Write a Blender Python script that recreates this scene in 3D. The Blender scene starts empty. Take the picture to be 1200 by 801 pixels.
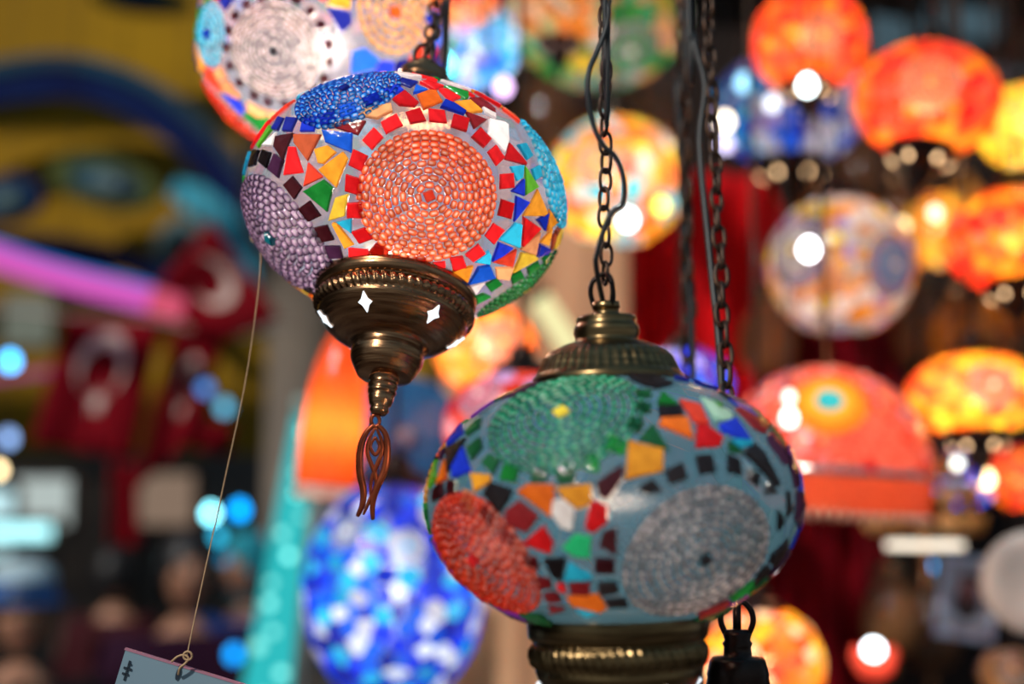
import bpy, bmesh, math, random
from mathutils import Vector, Matrix
random.seed(7)
R_ = math.radians
sc = bpy.context.scene
COL = sc.collection
# ------------------------------------------------------------------ camera
PITCH = R_(7.0); FPX = 50/36*1200
CAMP = Vector((0, 0, 1.6))
F_ = Vector((0, math.cos(PITCH), math.sin(PITCH)))
U_ = Vector((0, -math.sin(PITCH), math.cos(PITCH)))
X_ = Vector((1, 0, 0))
cd = bpy.data.cameras.new('camera'); cam = bpy.data.objects.new('camera', cd); COL.objects.link(cam)
cam.location = CAMP; cam.rotation_euler = (math.pi/2 + PITCH, 0, 0)
cd.lens = 50; cd.sensor_width = 36; cd.clip_start = 0.05; cd.clip_end = 100
cd.dof.use_dof = True; cd.dof.focus_distance = 0.725; cd.dof.aperture_fstop = 3.0
cd.dof.aperture_blades = 0
sc.camera = cam
# ------------------------------------------------------------------ world, sun, exposure
w = bpy.data.worlds.new('sky'); sc.world = w; w.use_nodes = True
wn = w.node_tree.nodes; wl = w.node_tree.links
bg = wn['Background']; bg.inputs[1].default_value = 0.34
tc = wn.new('ShaderNodeTexCoord'); sx = wn.new('ShaderNodeSeparateXYZ'); rp = wn.new('ShaderNodeValToRGB')
wl.new(tc.outputs['Generated'], sx.inputs[0]); wl.new(sx.outputs['Z'], rp.inputs[0]); wl.new(rp.outputs[0], bg.inputs[0])
rp.color_ramp.elements[0].position = 0.0; rp.color_ramp.elements[0].color = (0.50, 0.56, 0.60, 1)
rp.color_ramp.elements[1].position = 0.8; rp.color_ramp.elements[1].color = (0.30, 0.58, 0.85, 1)
sd = bpy.data.lights.new('sun', 'SUN'); sd.energy = 2.3; sd.angle = R_(2); sd.color = (1.0, 0.94, 0.86)
sun = bpy.data.objects.new('sun', sd); COL.objects.link(sun)
sun.rotation_euler = Vector((-0.52, -0.72, 0.66)).to_track_quat('Z', 'Y').to_euler()
sc.view_settings.view_transform = 'Standard'; sc.view_settings.look = 'None'
sc.view_settings.gamma = 1; sc.view_settings.use_curve_mapping = False
sc.view_settings.exposure = 0.18

def ray(px, py): return F_ + X_*((px-600)/FPX) + U_*((400.5-py)/FPX)
def at(px, py, d): return CAMP + ray(px, py)*d

# ------------------------------------------------------------------ materials
def nm(name):
    m = bpy.data.materials.new(name); m.use_nodes = True
    n = m.node_tree.nodes; l = m.node_tree.links
    for x in list(n):
        if x.type != 'OUTPUT_MATERIAL': n.remove(x)
    return m, n, l, n['Material Output'] if 'Material Output' in n else [x for x in n][0]
def noise(n, l, scale, detail=2, src='Object'):
    t = n.new('ShaderNodeTexCoord'); q = n.new('ShaderNodeTexNoise'); q.inputs['Scale'].default_value = scale
    q.inputs['Detail'].default_value = detail; l.new(t.outputs[src], q.inputs['Vector']); return q
def ramp(n, l, fac, c0, c1, p0=0.3, p1=0.7):
    r = n.new('ShaderNodeValToRGB'); l.new(fac, r.inputs[0])
    r.color_ramp.elements[0].position = p0; r.color_ramp.elements[0].color = (*c0, 1)
    r.color_ramp.elements[1].position = p1; r.color_ramp.elements[1].color = (*c1, 1); return r
def schlick(n, l, ior, normal=None):
    f0 = ((ior-1)/(ior+1))**2
    w_ = n.new('ShaderNodeLayerWeight'); w_.inputs[0].default_value = .5
    if normal: l.new(normal, w_.inputs['Normal'])
    p = n.new('ShaderNodeMath'); p.operation = 'POWER'; l.new(w_.outputs['Facing'], p.inputs[0]); p.inputs[1].default_value = 5
    q = n.new('ShaderNodeMath'); q.operation = 'MULTIPLY_ADD'; l.new(p.outputs[0], q.inputs[0]); q.inputs[1].default_value = (1-f0)*.8; q.inputs[2].default_value = f0
    return q
def glassy(name, c, c2=None, trans=0.6, rough=0.07, per='object', bump=0.3, bscale=500, ior=1.5, clear=0.0, lo=.55):
    """cut mosaic glass: coloured diffuse + translucent body under a glossy coat"""
    m, n, l, out = nm(name)
    c2 = c2 or tuple(min(1, x*1.35+0.01) for x in c)
    if per == 'object': src = n.new('ShaderNodeObjectInfo').outputs['Random']
    else: src = n.new('ShaderNodeNewGeometry').outputs['Random Per Island']
    nz = noise(n, l, 160, 2)
    mx = n.new('ShaderNodeMath'); mx.operation = 'ADD'; l.new(src, mx.inputs[0])
    mm = n.new('ShaderNodeMath'); mm.operation = 'MULTIPLY_ADD'; l.new(nz.outputs[0], mm.inputs[0]); mm.inputs[1].default_value = 1.2; mm.inputs[2].default_value = -0.6
    l.new(mm.outputs[0], mx.inputs[1])
    cr = ramp(n, l, mx.outputs[0], tuple(x*0.72 for x in c), c2, 0.1, 0.95)
    if per == 'island':      # rim deeper (longer way through the glass); pale middle paints bulb light focused there
        lw = n.new('ShaderNodeLayerWeight'); lw.inputs[0].default_value = .5
        fr = ramp(n, l, lw.outputs['Facing'], c2, c, 0.10, 0.52)
        e_ = fr.color_ramp.elements.new(0.015); e_.color = (*[x*.5+.5 for x in c2], 1)  # near-white stop: painted bright dot on each bead
        vr = ramp(n, l, mx.outputs[0], (lo, lo, lo), (1, 1, 1), 0.15, 0.8)
        cr = n.new('ShaderNodeMixRGB'); cr.blend_type = 'MULTIPLY'; cr.inputs[0].default_value = 1; l.new(fr.outputs[0], cr.inputs[1]); l.new(vr.outputs[0], cr.inputs[2])
    d = n.new('ShaderNodeBsdfDiffuse'); t = n.new('ShaderNodeBsdfTranslucent'); g = n.new('ShaderNodeBsdfGlossy')
    g.inputs['Roughness'].default_value = rough
    l.new(cr.outputs[0], d.inputs[0]); l.new(cr.outputs[0], t.inputs[0])
    b = n.new('ShaderNodeBump'); b.inputs['Strength'].default_value = bump; b.inputs['Distance'].default_value = 0.001
    nb = noise(n, l, bscale, 2); l.new(nb.outputs[0], b.inputs['Height'])
    l.new(b.outputs[0], g.inputs['Normal'])
    a = n.new('ShaderNodeMixShader'); a.inputs[0].default_value = trans; l.new(d.outputs[0], a.inputs[1]); l.new(t.outputs[0], a.inputs[2])
    if clear:
        x = n.new('ShaderNodeBsdfTransparent'); gm = n.new('ShaderNodeGamma'); gm.inputs[1].default_value = .5; l.new(cr.outputs[0], gm.inputs[0]); l.new(gm.outputs[0], x.inputs[0]); a0 = a
        a = n.new('ShaderNodeMixShader'); a.inputs[0].default_value = clear; l.new(a0.outputs[0], a.inputs[1]); l.new(x.outputs[0], a.inputs[2])
    f = schlick(n, l, ior, b.outputs[0])
    e = n.new('ShaderNodeMixShader'); l.new(f.outputs[0], e.inputs[0]); l.new(a.outputs[0], e.inputs[1]); l.new(g.outputs[0], e.inputs[2])
    l.new(e.outputs[0], out.inputs[0]); return m
def shellmat(name, c, tp=0.35):
    """frosted clear glass of the globe, showing between the pieces as grout"""
    m, n, l, out = nm(name)
    d = n.new('ShaderNodeBsdfDiffuse'); t = n.new('ShaderNodeBsdfTranslucent'); x = n.new('ShaderNodeBsdfTransparent')
    nz = noise(n, l, 60, 3); cr = ramp(n, l, nz.outputs[0], tuple(v*0.75 for v in c), c)
    l.new(cr.outputs[0], d.inputs[0]); l.new(cr.outputs[0], t.inputs[0])
    a = n.new('ShaderNodeMixShader'); a.inputs[0].default_value = 0.4; l.new(d.outputs[0], a.inputs[1]); l.new(t.outputs[0], a.inputs[2])
    b = n.new('ShaderNodeMixShader'); b.inputs[0].default_value = tp; l.new(a.outputs[0], b.inputs[1]); l.new(x.outputs[0], b.inputs[2])
    g = n.new('ShaderNodeBsdfGlossy'); g.inputs['Roughness'].default_value = 0.2
    f = schlick(n, l, 1.4)
    e = n.new('ShaderNodeMixShader'); l.new(f.outputs[0], e.inputs[0]); l.new(b.outputs[0], e.inputs[1]); l.new(g.outputs[0], e.inputs[2])
    l.new(e.outputs[0], out.inputs[0]); return m
def prin(name, c, rough=0.6, metal=0.0, c2=None, scale=8, bump=0.0, src='Object', stretch=None):
    m, n, l, out = nm(name)
    p = n.new('ShaderNodeBsdfPrincipled'); l.new(p.outputs[0], out.inputs[0])
    p.inputs['Specular IOR Level'].default_value = .12 if rough >= .7 else .5
    p.inputs['Roughness'].default_value = rough; p.inputs['Metallic'].default_value = metal
    nz = noise(n, l, scale, 4, src)
    if stretch:
        mp = n.new('ShaderNodeMapping'); mp.inputs['Scale'].default_value = stretch
        l.new(nz.inputs['Vector'].links[0].from_socket, mp.inputs[0]); l.new(mp.outputs[0], nz.inputs['Vector'])
    cr = ramp(n, l, nz.outputs[0], c, c2 or tuple(x*0.7 for x in c)); l.new(cr.outputs[0], p.inputs['Base Color'])
    if bump:
        b = n.new('ShaderNodeBump'); b.inputs['Strength'].default_value = bump; b.inputs['Distance'].default_value = 0.002
        l.new(nz.outputs[0], b.inputs['Height']); l.new(b.outputs[0], p.inputs['Normal'])
    return m
def emis(name, c, s):
    m, n, l, out = nm(name); e = n.new('ShaderNodeEmission'); e.inputs[0].default_value = (*c, 1); e.inputs[1].default_value = s
    l.new(e.outputs[0], out.inputs[0]); return m

GC = dict(red=(0.72, 0.008, 0.012), darkred=(0.20, 0.006, 0.010), maroon=(0.045, 0.004, 0.008), blue=(0.008, 0.035, 0.62),
          cobalt=(0.005, 0.012, 0.25), royal=(0.01, 0.13, 0.85), cyan=(0.02, 0.50, 0.80), green=(0.01, 0.26, 0.035), lime=(0.10, 0.42, 0.02),
          emerald=(0.01, 0.42, 0.16), bottle=(0.006, 0.10, 0.03), amber=(0.90, 0.34, 0.02), orange=(0.95, 0.17, 0.008), yellow=(0.95, 0.62, 0.05),
          peach=(0.92, 0.38, 0.16), coral=(0.85, 0.06, 0.025), copper=(0.42, 0.08, 0.025), white=(0.88, 0.80, 0.80), black=(0.012, 0.008, 0.010),
          plum=(0.05, 0.012, 0.05), lilac=(0.45, 0.32, 0.62), violet=(0.18, 0.02, 0.35), mint=(0.45, 0.80, 0.62), silver=(0.62, 0.56, 0.58), teal=(0.0, 0.16, 0.22), rose=(0.85, 0.35, 0.40))
TM = {}
def tm(c):
    if c not in TM: TM[c] = glassy('glass_'+c, GC[c])
    return TM[c]
BM = {}
def bm_(c):
    if c not in BM:
        spec = dict(orange=((0.90, 0.035, 0.004), (1.0, 0.27, 0.085)), lilac=((0.08, 0.04, 0.11), (0.66, 0.48, 0.70)), blue=((0.001, 0.03, 0.42), (0.03, 0.36, 1.0)),
                    cyan=((0.01, 0.50, 0.85), (0.10, 0.75, 0.98)), green=((0.002, 0.12, 0.02), (0.05, 0.58, 0.14)), bottle=((0.002, 0.10, 0.05), (0.03, 0.62, 0.34)),
                    red=((0.65, 0.004, 0.004), (1.0, 0.13, 0.03)), silver=((0.05, 0.04, 0.06), (0.74, 0.62, 0.62)), blush=((0.36, 0.17, 0.13), (1.0, 0.90, 0.86)), amber=((0.9, 0.30, 0.02), (1.0, 0.6, 0.12)),
                    white=((0.7, 0.66, 0.7), (0.95, 0.92, 0.95)), pink=((0.8, 0.12, 0.3), (0.95, 0.4, 0.5)))[c]
        BM[c] = glassy('bead_'+c, spec[0], spec[1], trans=0.7, rough=0.07, per='island', bump=0.0, ior=2.1 if c in ('silver', 'blush', 'lilac') else 1.6, clear=.12, lo=.35 if c in ('silver', 'blush') else .6)
    return BM[c]
M_grout = shellmat('frosted_globe_glass', (0.25, 0.27, 0.37), 0.5)
M_grout_b = shellmat('frosted_globe_glass_cool', (0.045, 0.13, 0.20), 0.25)
M_brass = prin('aged_brass', (0.50, 0.28, 0.14), 0.25, 1.0, (0.17, 0.075, 0.035), 45, 0.25, stretch=(1, 1, 16))
M_brass_dark = prin('dark_bronze', (0.045, 0.032, 0.028), 0.32, 1.0, (0.02, 0.015, 0.014), 60)
M_brass_b = prin('olive_brass', (0.30, 0.20, 0.09), 0.28, 1.0, (0.09, 0.055, 0.025), 40, 0.12, stretch=(1, 1, 14))
M_copper = prin('copper_pendant', (0.50, 0.11, 0.04), 0.38, 0.85, (0.18, 0.04, 0.018), 60)
M_iron = prin('dark_iron', (0.03, 0.028, 0.027), 0.42, 0.8, (0.09, 0.045, 0.025), 90)
M_cable = prin('black_cable', (0.012, 0.016, 0.018), 0.45)
M_star = emis('lit_star_opening', (0.85, 0.93, 1.0), 1.3)
M_starw = emis('lit_star_warm', (1.0, 0.62, 0.32), 5)

# ------------------------------------------------------------------ mesh helpers
def mesh_obj(name, verts, faces, mat, parent=None, smooth=False, kind=None, label=None):
    me = bpy.data.meshes.new(name); me.from_pydata([tuple(v) for v in verts], [], faces)
    if mat: me.materials.append(mat)
    if smooth:
        me.polygons.foreach_set('use_smooth', [True]*len(me.polygons))
    me.update()
    o = bpy.data.objects.new(name, me); COL.objects.link(o)
    if parent: o.parent = parent
    if kind: o['kind'] = kind
    if label: o['label'] = label
    return o
def empty(name, M, label, cat, group=None):
    o = bpy.data.objects.new(name, None); COL.objects.link(o); o.matrix_world = M
    o.empty_display_size = 0.02; o['label'] = label; o['category'] = cat
    if group: o['group'] = group
    return o
def tag(o, label, cat, group=None):
    o['label'] = label; o['category'] = cat
    if group: o['group'] = group
    return o
def struct(o): o['kind'] = 'structure'; return o
def lathe(prof, seg=48, mod=None, cap0=False, cap1=False):
    """prof: (r, z[, flute amplitude]); flutes: mod=(count, slant)"""
    V = []; Fc = []
    for row in prof:
        r, z = row[0], row[1]; a = row[2] if len(row) > 2 else 0
        for i in range(seg):
            t = 2*math.pi*i/seg; rr = r
            if a and mod: rr = r + a*(abs(math.cos(mod[0]*t/2 + mod[1]*z))*2-1)
            V.append((rr*math.cos(t), rr*math.sin(t), z))
    for j in range(len(prof)-1):
        for i in range(seg):
            k = (i+1) % seg; Fc.append((j*seg+i, j*seg+k, (j+1)*seg+k, (j+1)*seg+i))
    if cap0: Fc.append(tuple(range(seg))[::-1])
    if cap1: Fc.append(tuple(range((len(prof)-1)*seg, len(prof)*seg)))
    return V, Fc
def tube(pts, rad, seg=8, closed=False, flat=None):
    pts = [Vector(p) for p in pts]; n = len(pts); V = []; Fc = []
    ref = None
    for i, p in enumerate(pts):
        a = pts[(i-1) % n] if (closed or i > 0) else p; b = pts[(i+1) % n] if (closed or i < n-1) else p
        t = (b-a).normalized()
        if ref is None:
            ref = t.orthogonal().normalized() if flat is None else Vector(flat)
        u = (ref - t*ref.dot(t)).normalized(); v = t.cross(u); ref = u
        r = rad[i] if isinstance(rad, (list, tuple)) else rad
        for k in range(seg):
            an = 2*math.pi*k/seg; V.append(p + u*(r*math.cos(an)) + v*(r*math.sin(an)))
    m = n if closed else n-1
    for i in range(m):
        for k in range(seg):
            Fc.append((i*seg+k, i*seg+(k+1) % seg, ((i+1) % n)*seg+(k+1) % seg, ((i+1) % n)*seg+k))
    if not closed:
        Fc.append(tuple(range(seg))[::-1]); Fc.append(tuple(range((n-1)*seg, n*seg)))
    return V, Fc
def join(parts):
    V = []; Fc = []
    for v, f in parts:
        o = len(V); V += list(v); Fc += [tuple(i+o for i in q) for q in f]
    return V, Fc
def smooth_path(pts, n=6):
    pts = [Vector(p) for p in pts]; out = []
    for i in range(len(pts)-1):
        p0 = pts[max(i-1, 0)]; p1 = pts[i]; p2 = pts[i+1]; p3 = pts[min(i+2, len(pts)-1)]
        for k in range(n):
            t = k/n
            out.append(0.5*((2*p1)+(p2-p0)*t+(2*p0-5*p1+4*p2-p3)*t*t+(3*p1-p0-3*p2+p3)*t**3))
    out.append(pts[-1]); return out
def box(c, s):
    x, y, z = c; a, b, h = s[0]/2, s[1]/2, s[2]/2
    V = [(x-a, y-b, z-h), (x+a, y-b, z-h), (x+a, y+b, z-h), (x-a, y+b, z-h), (x-a, y-b, z+h), (x+a, y-b, z+h), (x+a, y+b, z+h), (x-a, y+b, z+h)]
    return V, [(0, 3, 2, 1), (4, 5, 6, 7), (0, 1, 5, 4), (1, 2, 6, 5), (2, 3, 7, 6), (3, 0, 4, 7)]

# ------------------------------------------------------------------ lamp machinery
def frame_at(px, py, d, roll=0.0, away=0.0, screen=False):
    """matrix with z = lamp axis, x towards the camera.  roll = top leaning right (deg), away = top leaning away (deg)"""
    c = at(px, py, d); v = (c-CAMP).normalized()
    if screen:
        up = (U_ - v*U_.dot(v)).normalized(); rt = v.cross(up).normalized(); fw = v
    else:
        rt = X_; fw = Vector((0, 1, 0)); up = Vector((0, 0, 1))
    a, r = R_(away), R_(roll)
    ax = (up*math.cos(r)+rt*math.sin(r))*math.cos(a) + fw*math.sin(a); ax.normalize()
    xl = (-v - ax*(-v).dot(ax)).normalized(); yl = ax.cross(xl)
    return Matrix(((xl.x, yl.x, ax.x, c.x), (xl.y, yl.y, ax.y, c.y), (xl.z, yl.z, ax.z, c.z), (0, 0, 0, 1)))

class Globe:
    def __init__(s, M, R, p, root):
        s.M = M; s.Mi = M.inverted(); s.R = R; s.p = p; s.root = root; s.blocks = []; s.meds = []; s.strict = False; s.Mc = s.Mi @ CAMP
    def proj(s, q):           # radial projection to the ellipsoid (local metres)
        k = math.sqrt((q.x*q.x+q.y*q.y)/(s.R**2) + q.z*q.z/((s.R*s.p)**2)); return q/k
    def nrm(s, q): return Vector((q.x, q.y, q.z/(s.p*s.p))).normalized()
    def hit(s, px, py, back=False):
        o = s.Mi @ CAMP; d = (s.Mi.to_3x3() @ ray(px, py))
        sc_ = Vector((1/s.R, 1/s.R, 1/(s.R*s.p)))
        O = Vector((o.x*sc_.x, o.y*sc_.y, o.z*sc_.z)); D = Vector((d.x*sc_.x, d.y*sc_.y, d.z*sc_.z))
        a = D.dot(D); b = 2*O.dot(D); c = O.dot(O)-1; disc = b*b-4*a*c
        t = (-b + (math.sqrt(disc) if back else -math.sqrt(disc)))/(2*a) if disc > 0 else -b/(2*a)
        return s.proj(o + d*t)
    def ang(s, az, el):
        az, el = R_(az), R_(el); return s.proj(Vector((math.cos(el)*math.cos(az), math.cos(el)*math.sin(az), math.sin(el))))
    def shell(s, mat, z0, z1, seg=56, rows=28):
        t0 = math.asin(max(-1, z0)); t1 = math.asin(min(1, z1)); V = []; 
        prof = [(s.R*math.cos(t0+(t1-t0)*j/rows), s.R*s.p*math.sin(t0+(t1-t0)*j/rows)) for j in range(rows+1)]
        V, Fc = lathe(prof, seg); return mesh_obj('globe_glass', V, Fc, mat, s.root, True)
    def tile(s, pts, color, t=0.0016, bev=0.10, name='glass_tile'):
        n = len(pts); c = sum(pts, Vector())/n; N = s.nrm(s.proj(c))
        lift = random.uniform(0.8, 1.2)*t; tilt = Vector((random.uniform(-1, 1), random.uniform(-1, 1), random.uniform(-1, 1)))*0.06
        V = []; 
        for q in pts: V.append(s.proj(q) - N*0.0002)
        for q in pts: p_ = s.proj(q); V.append(p_ + N*(lift*0.72 + tilt.dot(p_-c)))
        for q in pts: p_ = s.proj(c+(q-c)*(1-bev)); V.append(p_ + N*(lift + tilt.dot(p_-c)))
        V.append(s.proj(c) + N*lift)
        Fc = []
        # orientation
        flip = (pts[1]-pts[0]).cross(pts[2]-pts[1]).dot(N) < 0
        for i in range(n):
            k = (i+1) % n
            Fc += [(i, k, n+k, n+i), (n+i, n+k, 2*n+k, 2*n+i), (2*n+i, 2*n+k, 3*n)]
        if flip: Fc = [f[::-1] for f in Fc]
        V = [v-c for v in V]
        o = mesh_obj(name, V, Fc, tm(color), s.root); o.location = c; return o
    def traced(s, x0, y0, k, items):
        for color, pts in items:
            P = [s.hit(x0+a/k, y0+b/k) for a, b in pts]
            s.tile(P, color); c = sum(P, Vector())/len(P)
            s.blocks.append((c, max((q-c).length for q in P)*0.9))
    def medallion(s, q, rho, color, rings, blen=None, thick=0.49, fill=0.93, seedsq='red', ringcol=None, nring=None, rs=None, lod=6, ringskip=None):
        s.meds.append((q, rho)); N = s.nrm(q); u = N.orthogonal().normalized(); v = N.cross(u)
        P = rho/(rings+1.1); hh = P*thick*.88; parts = []; V = []; Fc = []
        blen = P*1.28
        prof = [(0.35, -1), (0.95, -0.72), (1.0, 0), (0.95, 0.72), (0.35, 1)] if lod >= 6 else [(0.5, -1), (1.0, 0), (0.5, 1)]
        turns = rings
        for k in range(rings):
            r0 = P*(k+1.45); nb = max(6, int(2*math.pi*r0/blen)); ph = random.random()*6
            for i in range(nb):
                a = ph+2*math.pi*i/nb; rr = r0 + P*(i/nb) * 0.0 + random.uniform(-.05, .05)*P
                c = s.proj(q+(u*math.cos(a)+v*math.sin(a))*rr); n_ = s.nrm(c)
                tg = (-u*math.sin(a)+v*math.cos(a)); tg = (tg-n_*tg.dot(n_)).normalized()
                tg = (tg + n_*random.uniform(-.12, .12)).normalized(); bn = n_.cross(tg).normalized(); nn = tg.cross(bn)
                if nn.dot(n_) < 0: nn = -nn
                c = c + n_*(hh*0.30 + random.uniform(-.1, .1)*hh); L = math.pi*r0/nb*fill*random.uniform(.88, 1.08); base = len(V)
                for (pr, pz) in prof:
                    for j in range(lod):
                        an = -.25+(math.pi+.5)*j/(lod-1); V.append(c+tg*(pz*L)+nn*(hh*pr*math.sin(an))+bn*(hh*pr*math.cos(an)))
                m = len(prof)
                for jj in range(m-1):
                    for j in range(lod-1):
                        j2 = j+1; Fc.append((base+jj*lod+j, base+jj*lod+j2, base+(jj+1)*lod+j2, base+(jj+1)*lod+j))
                Fc.append(tuple(base+j for j in range(lod))[::-1]); Fc.append(tuple(base+(m-1)*lod+j for j in range(lod)))
        o = mesh_obj('bead_medallion', V, Fc, bm_(color), s.root, True, 'stuff')
        h = P*0.75; ro = random.random()
        s.tile([s.proj(q+(u*math.cos(ro+i*math.pi/2)+v*math.sin(ro+i*math.pi/2))*h*1.25) for i in range(4)], seedsq, t=hh*1.4, name='centre_tile')
        if ringcol:
            rs = rs or rho*0.2; n = nring or int(2*math.pi*(rho+rs)/(rs*1.75)); rm = rho+rs*0.58
            s.meds[-1] = (q, rho+rs*1.12)
            for i in range(n):
                if ringskip and not ringskip(i): continue
                a = 2*math.pi*i/n+random.uniform(-.03, .03); da = rs*0.42/rm; r1 = rm-rs*.42*random.uniform(.85, 1.1); r2 = rm+rs*.45*random.uniform(.8, 1.15)
                P4 = [s.proj(q+(u*math.cos(aa)+v*math.sin(aa))*rr) for aa, rr in ((a-da, r1), (a+da, r1), (a+da*.95, r2), (a-da*.95, r2))]
                c = sum(P4, Vector())/4
                if any((c-b[0]).length < b[1]+rs*.42 for b in s.blocks): continue
                if any((c-m[0]).length < m[1] for m in s.meds[:-1]): continue
                if not (s.zlo+.03 < c.z/(s.R*s.p) < s.zhi-.03): continue
                s.tile(P4, ringcol if isinstance(ringcol, str) else random.choice(ringcol))
                s.blocks.append((c, rs*0.45))
    def fill(s, spacing, palette, gap=0.0011, tries=2500, keep=1.0):
        seeds = []
        for _ in range(tries):
            z = random.uniform(s.zlo+.02, s.zhi-.02); a = random.uniform(0, 2*math.pi); r = math.sqrt(1-z*z)
            q = Vector((s.R*r*math.cos(a), s.R*r*math.sin(a), s.R*s.p*z))
            if any((q-m[0]).length < m[1]+spacing*.25 for m in s.meds): continue
            fr = 1.0 if (s.strict and (s.Mc-q).dot(s.nrm(q)) > 0) else .42
            if any((q-b[0]).length < b[1]+spacing*fr for b in s.blocks): continue
            if any((q-o).length < spacing*.72 for o in seeds): continue
            seeds.append(q)
        zl, zh = s.R*s.p*s.zlo, s.R*s.p*s.zhi
        for q in seeds:
            N = s.nrm(q); u = N.orthogonal().normalized(); v = N.cross(u); H = spacing*0.95
            ro = random.random()*1.5
            poly = [Vector((math.cos(ro+i*math.pi/2.5)*H, math.sin(ro+i*math.pi/2.5)*H)) for i in range(5)]
            pl = []
            for o in seeds:
                if o is q: continue
                d = o-q
                if d.length < spacing*2.4: pl.append((Vector((d.dot(u), d.dot(v))), 0.5, gap/2))
            for b, br in s.blocks:
                d = b-q
                if d.length < spacing*2+br: pl.append((Vector((d.dot(u), d.dot(v))), max(.15, (d.length-br*.85)/d.length), gap/2))
            for b, br in s.meds:
                d = b-q
                if d.length < spacing*2+br: pl.append((Vector((d.dot(u), d.dot(v))), max(.02, (d.length-br)/d.length), gap))
            for (dv, fr, g) in pl:
                L = dv.length
                if L < 1e-6: continue
                nd = dv/L; off = L*fr-g; new = []
                for i in range(len(poly)):
                    a, b = poly[i], poly[(i+1) % len(poly)]; da, db = a.dot(nd)-off, b.dot(nd)-off
                    if da <= 0: new.append(a)
                    if (da < 0) != (db < 0) and abs(da-db) > 1e-12: new.append(a+(b-a)*(da/(da-db)))
                poly = new
                if len(poly) < 3: break
            if len(poly) < 3: continue
            # drop tiny edges
            pp = [poly[0]]
            for a in poly[1:]:
                if (a-pp[-1]).length > spacing*.12: pp.append(a)
            if len(pp) > 3 and (pp[0]-pp[-1]).length < spacing*.12: pp.pop()
            if len(pp) < 3: continue
            ar = abs(sum(pp[i].x*pp[(i+1) % len(pp)].y-pp[(i+1) % len(pp)].x*pp[i].y for i in range(len(pp))))/2
            if ar < (spacing**2)*.08: continue
            if random.random() > keep: continue
            s.tile([s.proj(q+u*a.x+v*a.y) for a in pp], random.choice(palette))

def part(name, vf, mat, parent, smooth=True, label=None, loc=None, kind=None):
    o = mesh_obj(name, vf[0], vf[1], mat, parent, smooth, kind, label)
    if loc: o.location = loc
    return o
def tr(vf, M): return [M @ Vector(v) for v in vf[0]], vf[1]

def top_cap(g, R, mat, zr=0.917, seg=192, hang=True):
    """domed brass gallery on top of the globe: fluted band, shoulder, collar, plug, three loops"""
    z0 = R*g.p*zr; k = R
    pr = [(.39, -.03), (.415, .0), (.41, .03), (.395, .045), (.378, .06, .012), (.345, .13, .013), (.315, .165, .010), (.30, .175), (.24, .205), (.175, .225),
          (.172, .245), (.182, .27), (.176, .30), (.168, .315), (.160, .325), (.165, .345), (.158, .36), (.10, .365), (.072, .368), (.07, .40), (.078, .405), (.075, .44), (.04, .445)]
    V, Fc = lathe([(a[0]*k, z0+a[1]*k, *( [a[2]*k] if len(a) > 2 else [])) for a in pr], seg, (44, 0), cap1=True)
    part('top_cap', (V, Fc), mat, g.root)
    zt = z0+.44*k
    for i in range(3):
        a = i*2*math.pi/3+.5; dx, dy = math.cos(a)*.065*k, math.sin(a)*.065*k
        P = [(dx, dy, zt-.02*k), (dx*1.25, dy*1.25, zt+.05*k), (dx*1.1, dy*1.1, zt+.11*k), (dx*.5, dy*.5, zt+.15*k), (0, 0, zt+.155*k)]
        part('loop', tube(smooth_path(P, 4), .014*k, 8), M_brass_dark, g.root)
    return zt+.155*k
def bottom_base(g, R, mat, zr=0.875, rr=.484, seg=208, stars=6, starmat=None, deep=1.0, shift=0):
    z0 = -R*g.p*zr; k = R; s = rr/.484
    pr = [(.455, .03), (.484, .0), (.497, -.02), (.49, -.075), (.470, -.09), (.452, -.095), (.462, -.10, .010), (.474, -.12, .019), (.476, -.145, .021), (.468, -.175, .016), (.452, -.19), (.458, -.197), (.448, -.218),
          (.42, -.255), (.37, -.30), (.31, -.335), (.25, -.355), (.215, -.365), (.21, -.40), (.222, -.42), (.218, -.47), (.205, -.50), (.165, -.57), (.155, -.575), (.09, -.58)]
    V, Fc = lathe([(a[0]*k*s, z0+a[1]*k*deep, *([a[2]*k] if len(a) > 2 else [])) for a in pr], seg, (60, 260), cap1=False)
    part('bottom_bowl', (V, Fc), mat, g.root, loc=(0, shift, 0))
    nk = [(.088, -.575), (.088, -.60), (.075, -.61), (.088, -.625), (.088, -.64), (.074, -.65), (.086, -.665), (.084, -.68), (.07, -.69), (.078, -.705), (.066, -.75), (.05, -.765), (.058, -.79), (.04, -.815), (.015, -.82)]
    V, Fc = lathe([(a*k, z0+b*k*deep) for a, b in nk], 32, cap1=True)
    part('finial_stem', (V, Fc), mat, g.root, loc=(0, shift, 0))
    for i in range(stars):
        a = 2*math.pi*(i+.5)/stars + (.08 if stars == 6 else 0)
        rc, zc = .392*k*s, z0-.268*k*deep; rt = Vector((-math.sin(a), math.cos(a), 0)); ou = Vector((math.cos(a), math.sin(a), 0)); dn = Vector((math.cos(a)*.74, math.sin(a)*.74, .67)).normalized()
        nn = rt.cross(dn).normalized()
        if nn.dot(ou) < 0: nn = -nn
        c = ou*(rc+.006*k) + Vector((0, shift, zc)); V = []
        for j in range(8):
            an = j*math.pi/4; r = (.066 if j % 4 == 2 else .044)*k if j % 2 == 0 else .030*k
            V.append(c+rt*(r*math.cos(an))+dn*(r*math.sin(an))+nn*.001)
        for j in range(8): V.append(V[j]-nn*.002)
        Fc = [tuple(range(8)), ] + [(j, (j+1) % 8, 8+(j+1) % 8, 8+j) for j in range(8)]
        part('star_opening', (V, Fc), starmat or M_star, g.root, False)
    return z0-.81*k*deep

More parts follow.
